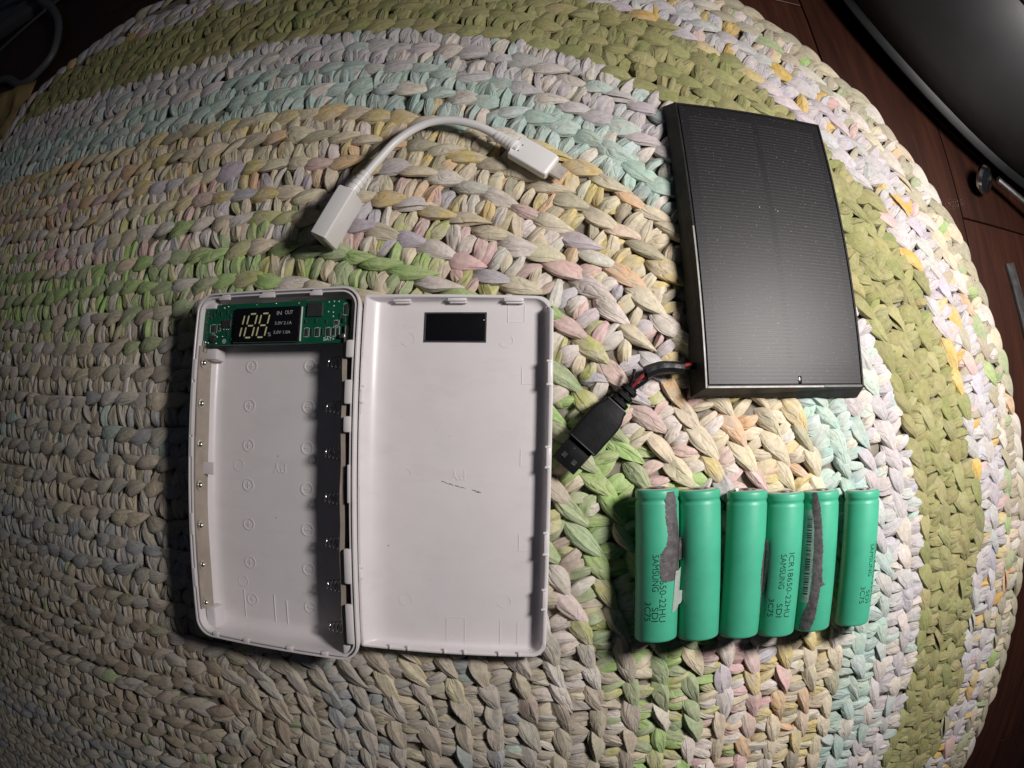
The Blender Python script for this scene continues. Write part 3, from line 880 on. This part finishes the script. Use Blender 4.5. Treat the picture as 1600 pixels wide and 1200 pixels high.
mk('shell', bm, M_white, lid, angle=50)
# window
bm = new_box(-14.4, 12.5, 57.6, 70.75, LF - .2, LF + .22, bev=0.12)
mk('display_window', bm, M_dispwin, lid)
b_ = bmesh.new()
for x0, x1, y0, y1 in ((-14.4, 12.5, 70.1, 70.75), (-14.4, 12.5, 57.6, 58.25), (-14.4, -13.75, 58.27, 70.08), (11.85, 12.5, 58.27, 70.08)):
    box(b_, x0, x1, y0, y1, LF + .1, LF + .34, bev=0.06, seg=1)
mk('window_frame', b_, M_lipdark, lid)
mk('window_glint', new_box(11.0, 11.7, 67.2, 67.5, LF + .2, LF + .3, bev=.08, seg=1), M_silk, lid)  # highlight on the window, put in as a small white speck
# latches round the rim
def lclip(x0, x1, y0, y1, z0, z1, bev=.3):
    mk('clip_tab', new_box(x0, x1, y0, y1, z0, z1, bev=bev), M_white, lid)
for x0, x1 in ((-28.2, -20.4), (-4.3, 3.9), (19.7, 28.0)):
    lclip(x0, x1, LY - 2.6, LY - .9, -5.2, -3.0, .5)
    mk('latch_wedge', new_box(x0 + .8, x1, LY - 3.3, LY - 2.3, -6.0, -4.0, bev=.25), M_white, lid)
for y0, y1 in ((40, 49.2), (6.2, 14.2), (-30.4, -21.6), (-54.8, -46.4)):
    lclip(LX - 2.2, LX - .5, y0, y1, -1.6, .5, .4)
    for yy in (y0 - .2, y1 + .2): lclip(LX - 2.7, LX - .6, yy - .5, yy + .5, -1.4, .75, .3)
for x0, x1 in ((-27.2, -19.2), (-3.0, 5.6), (20.4, 29.0)):
    for xx in (x0, x1): lclip(xx - .45, xx + .45, -LY + .3, -LY + 2.6, -1.6, .7, .3)
for y in (38, 31, -40.2, -45.0):
    lclip(-LX + .6, -LX + 2.1, y - .5, y + .5, -.4, .6, .3)
for y0, y1 in ((36, 50), (-5, 26), (-46, -39)):
    lclip(-LX + .25, -LX + 1.2, y0, y1, -.8, .55, .25)
# moulding witness marks
for x, y, a0, a1 in ((-21.3, 58.7, 200, 440), (20.9, 58.5, 200, 400), (-21.3, 0.8, 0, 160), (-21.2, -54.9, 0, 359.9), (22.1, -53.4, 200, 420)):
    mk('ejector_ring', ring_mark(bmesh.new(), 0, 0, 0, 2.9, .14, .13, 24, a0, a1), M_white, lid, loc=(x, y, LF))
def square_mark(x0, x1, y0, y1, sides='lbtr'):
    b1 = bmesh.new(); t = .1
    if 'l' in sides: box(b1, x0 - t, x0 + t, y0, y1, LF - .05, LF + .16)
    if 'r' in sides: box(b1, x1 - t, x1 + t, y0, y1, LF - .05, LF + .16)
    if 'b' in sides: box(b1, x0 - t, x1 + t, y0 - t, y0 + t, LF - .05, LF + .165)
    if 't' in sides: box(b1, x0 - t, x1 + t, y1 - t, y1 + t, LF - .05, LF + .165)
    mk('moulding_mark', b1, M_white, lid, smooth=False)
square_mark(27.8, 36.5, 40.3, 47.5, 'lb'); square_mark(27.8, 36.5, 6.0, 13.2, 'lb'); square_mark(27.8, 36.5, -30.2, -23.0, 'lb')
square_mark(21.5, 28.5, 66.5, 74.5, 'lbr'); square_mark(-3.0, 5.0, -74, -61.8, 'lrt'); square_mark(20.5, 28, -74, -62.5, 'lr')
square_mark(-31.0, -27.2, 56.2, 61.0, 'lb')
letters('PY', lid, M_white, 4.9, 3.6, LF - .03, height=4.2, rot=math.pi, name='moulded_letters', depth=0.16)
# scuff: irregular dark flecks along a line
b1 = bmesh.new(); rs = random.Random(5)
for k in range(26):
    t = k / 25; x = -5.0 + 16.2 * t; y = -1.4 - 4.1 * t + rs.uniform(-.25, .25)
    if 0.30 < t < 0.36 or 0.62 < t < 0.78: continue
    w = (.75 if t > .8 else .42) * rs.uniform(.5, 1.3); h = (.3 if t > .8 else .26) * rs.uniform(.5, 1.2)
    c = b1.verts.new((x, y, LF + .03 + k * .0006)); vs = [b1.verts.new((x + w * math.cos(a) * rs.uniform(.6, 1.1), y + h * math.sin(a) * rs.uniform(.6, 1.1) - w * math.cos(a) * .25, LF + .03 + k * .0006)) for a in np.linspace(0, 2 * math.pi, 9)[:-1]]
    for i in range(8): b1.faces.new((c, vs[i], vs[(i + 1) % 8]))
mk('scuff_mark', b1, M_scuff, lid, smooth=False)

# ------------------------------------------------------------------ six cylindrical batteries
R0 = 9.15
def cyl_patch(rows, r, nseg=8, r_edge=None):
    """patch on the battery's skin: rows of (mm from the top end, angle from, angle to)"""
    bm = bmesh.new(); vr = []
    for s, a, b_ in rows:
        row = []
        for k in range(nseg + 1):
            t = math.radians(a + (b_ - a) * k / nseg)
            row.append((r * math.sin(t), 32.5 - s, r * math.cos(t)))
        vr.append(row)
    loft(bm, vr, False, False, closed=False)
    return bm
def on_skin(s_, alpha0, length, height, s0, r):
    bm = text_bm(s_, length, height)
    # cut long faces so that the print follows the curve
    for q in np.arange(0.25, height, 0.25):
        bmesh.ops.bisect_plane(bm, geom=bm.verts[:] + bm.edges[:] + bm.faces[:], plane_co=(0, q, 0), plane_no=(0, 1, 0))
    for v in bm.verts:
        a = math.radians(alpha0) + v.co.y / r
        v.co = Vector((r * math.sin(a), 32.5 - s0 - v.co.x, r * math.cos(a)))
    return bm
def jag(rows, amp, seed, step=1.0):
    rs = random.Random(seed); out = []
    for (s0, a0, b0), (s1, a1, b1_) in zip(rows[:-1], rows[1:]):
        n = max(1, int((s1 - s0) / step))
        for k in range(n):
            t = k / n
            out.append((s0 + (s1 - s0) * t, a0 + (a1 - a0) * t + rs.uniform(-amp, amp), b0 + (b1_ - b0) * t + rs.uniform(-amp, amp)))
    out.append(rows[-1]); return out

def make_battery():
    t = empty('battery')
    h = 32.5
    prof = [(7.2, -h), (8.3, -h), (8.75, -h + .12), (9.05, -h + .5), (R0, -h + 1.2), (R0, h - 6.0), (R0 - .05, h - 5.6), (R0 - .32, h - 5.0), (R0 - .42, h - 4.4), (R0 - .32, h - 3.9), (R0 - .04, h - 3.3), (R0, h - 2.9), (R0, h - 1.5), (9.02, h - .75), (8.75, h - .3), (8.3, h - .05), (7.4, h), (6.6, h - .15)]
    mk('wrap', lathe(bmesh.new(), prof, 'Y', 48, False, False), M_wrap, t, angle=50)
    mk('bottom_can', lathe(bmesh.new(), [(.02, -h + .35), (7.5, -h + .35), (7.6, -h + .2)], 'Y', 32, True, False), M_dullmetal, t)
    mk('insulator_ring', lathe(bmesh.new(), [(8.2, h - .4), (7.2, h + .08), (4.2, h + .08), (4.1, h - .3)], 'Y', 32, False, False), M_wrapend, t)
    mk('positive_cap', lathe(bmesh.new(), [(4.3, h - .3), (3.9, h + .2), (3.6, h + .75), (.02, h + .85)], 'Y', 28, True, True), M_dullmetal, t)
    return t
BAT = [(51.38, -49.56, 11.06, -0.03), (70.17, -50.38, 10.81, -0.04), (91.29, -51.91, 9.61, 0.0068), (110.18, -53.88, 9.0, 0.0075), (129.35, -54.14, 9.18, -0.0042), (153.71, -55.64, 8.8, 0.0007)]
BL = ['green battery with a wide grey torn patch and a peeling white flap',
      'plain green battery without print or damage, next to the one with the white flap',
      'green battery with a crumpled silvery tear down one side, otherwise bare of print',
      'green battery with complete dark print and no label, touching the crumpled silvery tear',
      'green battery with a barcode strip beside a long grey torn stripe',
      'green battery lying apart from the others by the teal band, dark print on its side']
b0 = make_battery(); bats = []
for i, (x, y, z, a) in enumerate(BAT):
    if i == 0: t = b0
    else:
        t = b0.copy(); COL.objects.link(t)
        for ch in b0_children:
            c = ch.copy(); COL.objects.link(c); c.parent = t
    if i == 0: b0_children = list(b0.children)
    t.location = (x * S, y * S, z * S); t.rotation_euler = (0, 0, -a)
    tag(t, BL[i], 'battery', 'six green batteries laid side by side on the rug')
    bats.append(t)

def print_on(t, a1, a2, a3, skip=0, s1=26.0):
    r = R0 + .03
    mk('printed_text', on_skin('ICR18650-22HU', a1, 29.5, 2.9, s1, r), M_ink, t, smooth=False, recalc=False)
    mk('printed_text', on_skin('SAMSUNG', a2, 15.6, 2.7, s1 + .4, r), M_ink, t, smooth=False, recalc=False)
    mk('printed_text', on_skin('SDI', a2, 6.4, 2.7, s1 + 22.8, r), M_ink, t, smooth=False, recalc=False)
    mk('printed_text', on_skin('3C75', a3, 8.4, 2.7, s1 + 20.6, r), M_ink, t, smooth=False, recalc=False)
print_on(bats[0], -4, -23, -43); print_on(bats[3], -2, -26, -52); print_on(bats[5], 33, 8, -14, s1=24.5)

rows1 = [(1.0, 15.1, 38.3), (5.1, 9.3, 48.7), (11.3, 10.9, 52.3), (18.4, 16.5, 66.3), (23.0, 13.0, 78.3), (23.8, 7.4, 78.3), (26.8, -2.8, 72), (30.8, -5.6, 66), (35.8, -4.0, 60), (37.4, 1.3, 52), (38.2, 12, 44)]
mk('bare_metal_patch', cyl_patch(jag(rows1, 1.6, 1, .7), R0 + .06, 10), M_can, bats[0])
# torn film standing up on the first battery
def film(pts, mat, parent, name='torn_film'):
    bm = bmesh.new()
    L = [[Vector(p) for p in r] for r in pts]
    loft(bm, L, False, False, closed=False)
    g = bmesh.ops.solidify(bm, geom=bm.faces[:], thickness=0.12)
    return mk(name, bm, mat, parent)
def sk(s, a, h=0.15):
    a = math.radians(a); return (( R0 + h) * math.sin(a), 32.5 - s, (R0 + h) * math.cos(a))
film([[sk(34.2, 44, .3), sk(34.2, 53, .8), sk(33, 64, 1.2)], [sk(40, 40, .3), sk(40, 52, .7), sk(40, 66, .8)], [sk(46, 37, .3), sk(46, 49, .6), sk(46, 62, .7)], [sk(52, 33, .25), sk(51.6, 44, .5), sk(50.5, 57, .7)]], M_flap, bats[0])
film([[sk(43.4, 62, .6), sk(43.6, 74, 2.2), sk(43.4, 82, 3.8)], [sk(46, 60, .5), sk(46, 70, 1.4), sk(45, 78, 2.6)], [sk(49.5, 56, .4), sk(49.5, 62, .8), sk(49, 68, 1.4)]], M_flap, bats[0])
film([[sk(20.5, 68, .3), sk(21, 76, 1.2), sk(22, 82, 2.0)], [sk(24, 66, .4), sk(24, 76, 2.0), sk(25, 82, 3.4)], [sk(27.5, 64, .3), sk(27.5, 74, 1.6), sk(27, 80, 2.6)], [sk(30, 62, .25), sk(30, 68, .8), sk(29.5, 74, 1.4)]], M_dullmetal, bats[0])
# crumpled tear of the third battery
rows3 = [(21, 56, 60), (25, 50, 70), (30, 43, 82), (35, 40, 88), (40, 41, 86), (45, 48, 78), (52, 54, 72), (58, 60, 68)]
mk('bare_metal_patch', cyl_patch(jag(rows3, 2.5, 3, .8), R0 + .07, 8), M_can, bats[2])
film([[sk(22, 57, .3), sk(22, 62, 1.0), sk(22, 66, 1.4)], [sk(28, 60, .4), sk(28, 66, 1.5), sk(28.5, 71, 2.2)], [sk(33, 58, .3), sk(34, 66, 1.3), sk(34, 72, 2.4)], [sk(40, 60, .3), sk(40, 67, 1.2), sk(39, 73, 1.8)], [sk(47, 62, .3), sk(47, 67, .8), sk(47, 71, 1.0)]], M_steel, bats[2])
# fifth: barcode label and torn stripe
rows5 = [(0.2, -50.4, -37.2), (3.5, -51.6, -31.9), (6.8, -52.1, -26.1), (16.5, -40.7, -17.4), (26.0, -38.9, -12.2), (39.0, -38.5, -8.3), (40.7, -37.7, -5.7), (42.2, -39.2, 4.4), (43.3, -39.7, -11.1), (50.2, -44.0, -14.4), (57.8, -64.2, -17.2), (63.8, -67.7, -29.1)]
mk('bare_metal_patch', cyl_patch(jag(rows5, 1.3, 4, .6), R0 + .08, 10), M_can, bats[4])
lab = mk('barcode_label', cyl_patch([(8, -84, -43.5), (28, -83, -40.5), (50.6, -82, -43.5)], R0 + .035, 10), M_barcode, bats[4])
b1 = bmesh.new(); rs = random.Random(8); s = 11.0
while s < 46:
    w = rs.choice([.25, .25, .4, .6, .85])
    g = cyl_patch([(s, -66, -49), (s + w, -66, -49)], R0 + .055, 5); me_ = bpy.data.meshes.new('tmp'); g.to_mesh(me_); g.free(); b1.from_mesh(me_); bpy.data.meshes.remove(me_)
    s += w + rs.choice([.3, .35, .5, .8])
mk('barcode_bars', b1, M_chip, lab, smooth=False)
b1 = on_skin('21A 3C75 0158 HU 22', -79, 36, 1.9, 11, R0 + .055)
bpy.data.meshes
b1.free()
# small nickel tab standing above the third battery's end
mk('spot_weld_tab', box(bmesh.new(), -7.6, -5.4, 32.3, 33.6, 1.2, 4.0, bev=.4), M_steel, bats[2])

# ------------------------------------------------------------------ solar panel
PM = tilt_matrix(0.0105, -0.0502, -0.0312)
pan = empty('solar_panel', (112.1, 94.38, 9.6), PM)
tag(pan, 'black framed rectangular solar panel with fine grid lines, lying near the olive band', 'solar panel')
PX, PY_ = 84.0 / 2, 140.45 / 2
inv = PM.inverted()
def wl(x, y, z): return inv @ (Vector((x, y, z)) - Vector((112.1, 94.38, 9.6)))
base = [wl(67.8, 21.2, 0.5), wl(155.8, 20.6, 0.3), wl(155.0, 167.0, -1.0), wl(65.7, 166.6, 0.5)]
bm = bmesh.new()
def rect(x, y, z): return [(-x, -y, z), (x, -y, z), (x, y, z), (-x, y, z)]
loft(bm, [base, rect(PX + .1, PY_ + .1, -.9), rect(PX, PY_, -.25), rect(PX - .25, PY_ - .25, 0), rect(PX - 1.15, PY_ - 1.15, 0.0), rect(PX - 1.25, PY_ - 1.25, -.8), rect(PX - 2, PY_ - 2, -.85)])
mk('frame', bm, M_frame, pan, smooth=False)
bm = loft_bm = bmesh.new()
# light caught by the rim, painted as a pale lip on the left and lower side, dark on the others
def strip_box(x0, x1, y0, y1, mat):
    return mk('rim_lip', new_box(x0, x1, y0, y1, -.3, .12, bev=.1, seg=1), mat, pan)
bm.free()
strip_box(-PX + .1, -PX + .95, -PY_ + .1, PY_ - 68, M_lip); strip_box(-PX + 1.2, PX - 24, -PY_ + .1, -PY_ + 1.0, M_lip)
strip_box(PX - 23.9, PX - 1.2, -PY_ + .1, -PY_ + 1.2, M_lipdark)
bm = new_box(-PX + 1.75, PX - 1.75, -PY_ + 1.75, PY_ - 1.75, -.8, -.12, bev=.1, seg=1)
cell = mk('cell_sheet', bm, M_solar, pan, smooth=False)
b1 = bmesh.new(); rs = random.Random(2)
box(b1, 3.9, 5.6, -PY_ + 1.9, -PY_ + 5.2, -.13, .02, bev=.2)
mk('chipped_notch', b1, M_dispwin, pan)
for k, (x, y) in enumerate(((-6.1, 14.6), (2.6, 14.2), (3.6, 13.4), (-4.5, -41.4), (-22, -60), (-25.5, -60.2), (17, 8), (26, 30), (12, -18), (24, -12), (-16, 18), (9, 44), (-30, -52), (8, -55))):
    b1 = bmesh.new(); n = 7; r = rs.uniform(.10, .26)
    loft(b1, [[(x + r * q * math.cos(6.283 * j / n) * rs.uniform(.7, 1.3), y + r * q * math.sin(6.283 * j / n), -.13 + z) for j in range(n)] for q, z in ((1, 0), (.7, .18), (.1, .25))], False, True)
    mk('dust_speck', b1, M_flap if k < 6 else M_lip, pan)

# ------------------------------------------------------------------ black USB plug lead beside the panel
ul = empty('plug_lead', (11.7, -7.1, 4.6), Matrix.Rotation(math.radians(48.0), 3, 'Z'))
tag(ul, 'short black plug with taped red and black wires running to the solar panel', 'plug lead')
bm = new_box(0, 13, -5.9, 5.9, -2.2, 2.2, bev=.35)
sh = mk('plug_shell', bm, M_black, ul)
for y in (-2.6, 2.6):
    mk('shell_hole', new_box(3.2, 5.0, y - 1.0, y + 1.0, 2.15, 2.26, bev=.03, seg=1), M_usbin, sh)
    mk('spring_leaf', new_box(3.0, 3.5, y - 1.0, y + .9, 2.2, 2.42, bev=.08, seg=1), M_steel, sh)
mk('contact_speck', new_box(8.2, 8.7, .9, 1.5, 2.15, 2.3, bev=.05, seg=1), M_steel, sh)
def plug_ring(x, hw, hh, r):
    return [(x, p[0], p[1]) for p in [(q[0], q[1]) for q in ring(-hw, hw, -hh, hh, [r] * 4, 0, 4)]]
bm = bmesh.new()
loft(bm, [plug_ring(11.2, 6.8, 3.6, .9), plug_ring(11.7, 7.3, 4.2, 1.2), plug_ring(25.5, 7.4, 4.3, 1.2), plug_ring(28.6, 6.9, 4.2, 1.4), plug_ring(31.6, 5.6, 4.0, 1.4), plug_ring(33.2, 5.4, 3.9, 1.4)])
body = mk('plug_body', bm, M_black, ul, angle=40)
mk('grip_ridge', new_box(11.4, 11.9, -6.7, 6.7, 3.9, 4.4, bev=.15), M_chip, ul)
mk('grip_ridge', new_box(32.9, 33.5, -5.0, 5.0, 3.4, 4.05, bev=.15), M_lipdark, ul)
bm = bmesh.new()
for k in range(3):
    x = 34.0 + k * 3.2; r = 4.3 - .25 * k
    loft(bm, [plug_ring(x, r - .8, r - .9, 1.5), plug_ring(x + .3, r, r - .3, 2.0), plug_ring(x + 1.9, r, r - .3, 2.0), plug_ring(x + 2.3, r - .9, r - 1.0, 1.5)])
tube(bm, [(33, 0, 0), (43.5, 0, 0)], 2.9, 12)
mk('strain_relief', bm, M_black, ul, angle=40)
IR = Matrix.Rotation(math.radians(-48.0), 3, 'Z')
def ll(x, y, z): return IR @ (Vector((x, y, z)) - Vector((11.7, -7.1, 4.6)))
mk('red_wire', tube(bmesh.new(), smooth_path([ll(40.5, 25, 5.5), ll(44, 28.6, 7), ll(47.5, 31.2, 6.5), ll(52, 32.6, 5.5)]), .8, 8), M_red, ul)
mk('black_wire', tube(bmesh.new(), smooth_path([ll(41.5, 24.4, 5), ll(46.5, 27.6, 5.5), ll(50, 30.6, 5), ll(54, 32.0, 5)]), .85, 8), M_black, ul)
mk('black_wire', tube(bmesh.new(), smooth_path([ll(40, 26.3, 5), ll(41.2, 29.6, 6.5), ll(41.9, 32.6, 6)]), .7, 8), M_black, ul)
tp = smooth_path([ll(46.6, 31.0, 6.4), ll(52, 33.0, 6.4), ll(57, 33.5, 6.0), ll(61, 33.3, 5.6), ll(63.4, 33.2, 5.2)], 5)
rr_ = [2.95 + .08 * math.sin(i * 1.1) - .3 * (i / len(tp)) for i in range(len(tp))]
mk('tape_wrap', tube(bmesh.new(), tp, rr_, 9), M_tape, ul, angle=25)
mk('red_wire', tube(bmesh.new(), smooth_path([ll(62.5, 33.6, 5.6), ll(65, 34.6, 5.8), ll(69, 35.2, 5.2)]), .75, 8), M_red, ul)
mk('black_wire', tube(bmesh.new(), smooth_path([ll(62.5, 32.8, 5.0), ll(65.5, 33.2, 5.0), ll(69, 33.6, 5.0)]), .75, 8), M_black, ul)

# ------------------------------------------------------------------ white adapter cable: tall socket at one end, small plug at the other
oc = empty('adapter_cable', (-88.9, 102.0, 1.4))
tag(oc, 'short white adapter cable bent in an arch with an open socket and a metal plug', 'adapter cable')
A0 = math.radians(62.8)
MB_ = Matrix.Rotation(A0, 4, 'Z')
L2, W2, H2 = 12.9, 4.3, 17.6
bm = bmesh.new()
def sring(x, w, z0, z1, r): return [(x, p[0], p[1]) for p in ring(-w, w, z0, z1, [r] * 4, 0, 4)]
rings_ = [sring(-L2 + 8, W2 - 1.4, 1.4, H2 - 1.6, .3), sring(-L2 + .1, W2 - 1.35, 1.35, H2 - 1.6, .4), sring(-L2, W2 - .9, .9, H2 - 1.2, .6), sring(-L2 + .7, W2, 0, H2, .9), sring(L2 - .6, W2, 0, H2, .8), sring(L2, W2 - .5, .5, H2 - .5, .8)]
loft(bm, rings_)
bm.transform(MB_)
sk_ = mk('socket_housing', bm, M_cable, oc, angle=40)
bm = new_box(-L2 + .3, -L2 + 8.5, -W2 + 1.45, W2 - 1.45, 1.45, H2 - 1.65); bm.transform(MB_)
bmesh.ops.delete(bm, geom=[f for f in bm.faces if f.normal.dot(Vector((-math.cos(A0), -math.sin(A0), 0))) > .9], context='FACES')
mk('socket_liner', bm, M_dullmetal, oc, smooth=False, recalc=False)
bm = new_box(-L2 + .6, -L2 + 8, -W2 + 2.0, -W2 + 3.5, 2.6, H2 - 2.8, bev=.1); bm.transform(MB_)
mk('socket_tongue', bm, M_cable, oc)
def oloc(x, y, z): return Vector((x + 88.9, y - 102.0, z - 1.4))
cpts = [(-82.3, 112.6, 14.2), (-77.5, 120.3, 13.2), (-73.6, 126.8, 12.0), (-70.3, 132.0, 11.0), (-64.5, 140.2, 9.8), (-56.5, 147.0, 9.2), (-48, 151.0, 8.8), (-38.4, 151.6, 8.4), (-28.0, 148.9, 8.0), (-20.4, 145.0, 7.6), (-14.3, 140.6, 7.2), (-9.6, 137.2, 7.0), (-7.0, 135.4, 7.0)]
P_ = smooth_path([oloc(*p) for p in cpts], 6)
mk('cable', tube(bmesh.new(), P_, 2.15, 14), M_cable, oc, angle=80)
def boot(p0, p1, r0, r1, n):
    p0, p1 = oloc(*p0), oloc(*p1); t = (p1 - p0).normalized(); q = t.to_track_quat('Z', 'Y').to_matrix().to_4x4(); q.translation = p0
    L = (p1 - p0).length; bm = bmesh.new(); prof = [(r0 * .75, 0)]
    for k in range(n):
        r = r0 + (r1 - r0) * k / n; z = L * k / n
        prof += [(r, z + .02), (r, z + L / n * .74), (r * .86, z + L / n * .78), (r * .86, z + L / n * .98)]
    prof += [(r1, L)]
    lathe(bm, prof, 'Z', 18); bm.transform(q)
    mk('strain_relief', bm, M_cable, oc, angle=30)
boot((-83.4, 111.5, 14.3), (-76.0, 123.0, 12.7), 3.7, 2.7, 5)
boot((-8.6, 136.6, 7.0), (-17.0, 142.6, 7.3), 3.5, 2.6, 5)
# small plug
ang = math.radians(-34.6); c0 = oloc(0.2, 131.6, 4.6)
MP = Matrix.Translation(c0) @ Matrix.Rotation(ang, 4, 'Z')
bm = bmesh.new()
loft(bm, [sring(-10.6, 5.2, -2.5, 2.5, 1.2), sring(-10.1, 6.2, -3.1, 3.1, 1.2), sring(8.5, 6.2, -3.1, 3.1, .9), sring(10.0, 5.9, -2.9, 2.9, .9), sring(10.5, 5.2, -2.4, 2.4, .9)])
bm.transform(MP); pb = mk('plug_body', bm, M_cable, oc, angle=40)
for x, y in ((-6.9, 1.4), (-6.9, -2.2)):
    b1 = lathe(bmesh.new(), [(.38, 3.06), (.38, 3.14)], 'Z', 10); b1.transform(MP @ Matrix.Translation((x, y, 0))); mk('vent_hole', b1, M_usbin, pb)
bm = bmesh.new()
loft(bm, [sring(14.9, 2.9, -.6, .6, .3), sring(16.6, 2.9, -.6, .6, .3), sring(16.65, 3.4, -1.05, 1.05, .5), sring(10.2, 3.5, -1.1, 1.1, .5)])
bm.transform(MP); mk('metal_plug', bm, M_tip, oc, angle=40)

# ------------------------------------------------------------------ things round the edge of the rug
pot = empty('metal_pot', (372, 330, FZ))
tag(pot, 'large black rounded metal pot standing on the wooden floor beyond the rug', 'pot')
prof = [(120, 0), (140, 1.5), (160, 10), (172, 28), (178, 52), (176, 80), (167, 112), (152, 138), (150, 141), (154, 144), (154, 150), (146, 152)]
mk('bowl', lathe(bmesh.new(), prof + [(140, 146), (143, 120), (60, 12), (.05, 10)], 'Z', 96, True, True), M_pot, pot, angle=40)
bm = lathe(bmesh.new(), [(168, 18), (175, 19.5), (176.5, 22), (175, 24.5), (172, 27)], 'Z', 96, False, False)
mk('raised_band', bm, M_pot, pot, angle=60)
hp = [(-75, -166, 9), (-82, -172, 9), (-86, -182, 8)]
bm = lathe(bmesh.new(), [(7.0, -3), (9.5, -2.5), (10.5, 0), (9.5, 2.5), (6, 3.4), (.05, 3.6)], 'Y', 24, True, True); bm.transform(Matrix.Translation((-80, -172, 14)) @ Matrix.Rotation(math.radians(30), 4, 'Z') @ Matrix.Rotation(math.radians(180), 4, 'Z') @ Matrix.Rotation(math.radians(50), 4, 'X'))
mk('handle_boss', bm, M_steel, pot)
mk('handle_rod', tube(bmesh.new(), [(-66, -170, 17), (-30, -186, 20), (30, -206, 20)], 2.6, 10), M_dullmetal, pot)

gs = mk('metal_strip', new_box(-5, 5, -46, 46, 0, 3, bev=.5), M_greystrip, None)
gs.location = (323 * S, 62 * S, FZ * S + 0.0002); gs.rotation_euler = (0, 0, math.radians(13))
tag(gs, 'thin grey strip lying on the wooden floor beside the rug edge', 'strip')

brd = empty('grey_board', (-600, 500, FZ)); tag(brd, 'long grey board on the dark floor past the rug corner', 'board')
M2 = Matrix.Rotation(math.radians(-1.5), 4, 'Z')
mk('plank', new_box(-420, 200, -75, 90, 0.2, 16, bev=1.2, M=M2), M_greyboard, brd)
mk('raised_edge', new_box(-420, 190, -52, -44, 15.8, 20, bev=.8, M=M2), M_greyboard, brd)
bb = mk('blue_card_box', new_box(-60, 38, -30, 60, 0, 14, bev=1.0), M_bluebox, None)
bb.location = (-700 * S, 528 * S, (FZ + 16.4) * S); bb.rotation_euler = (0, 0, .12)
tag(bb, 'small blue box corner on the grey board', 'box')
rd = mk('thin_rod', tube(bmesh.new(), [(-720, 322, 0), (-556, 372.6, 0), (-436.6, 403, 0), (-250, 449, 0)], 2.2, 8), M_greycable, None)
rd.location = (0, 0, (FZ + 17.5) * S)
tag(rd, 'thin straight grey rod crossing the dark floor by the cable loop', 'rod')
cl_ = mk('cable_loop', tube(bmesh.new(), smooth_path([(-640, 322, 0), (-522, 331, 0), (-455, 300, 1), (-424, 306, 1), (-414, 325, 2), (-429, 362, 6), (-460, 396, 12), (-482, 412, 18), (-526, 446, 22), (-600, 470, 22)], 6), 4.5, 10), M_greycable, None)
cl_.location = (0, 0, (FZ + 4.8) * S)
tag(cl_, 'thick dark grey cable curving in a loop on the dark floor', 'cable')
# folded yellow cloth by the far edge of the rug
bm = bmesh.new(); gx, gy = 26, 14; g = []
for i in range(gx):
    row = []
    for j in range(gy):
        u, v = i / (gx - 1), j / (gy - 1)
        x = -700 + 270 * u; y = 236 + 62 * v + 14 * (1 - u)
        z = 3 + 5 * math.sin(u * 21 + v * 3) * math.sin(v * 7 + 1) + 3 * math.sin(u * 47 + 2 * v)
        if j in (0, gy - 1) or i == gx - 1: z = -6
        row.append((x, y, z))
    g.append(row)
loft(bm, g, False, False, closed=False)
M_ycloth = plain('yellow_cloth', (0.30, 0.22, 0.10), 0.9, var=0.35, scale=40, bump=0.6, bscale=120, spec=0.1)
yc = mk('yellow_cloth', bm, M_ycloth, None, angle=180)
yc.location = (0, 0, FZ * S + 0.007)
tag(yc, 'crumpled yellow cloth on the floor at the dark edge of the rug', 'cloth')
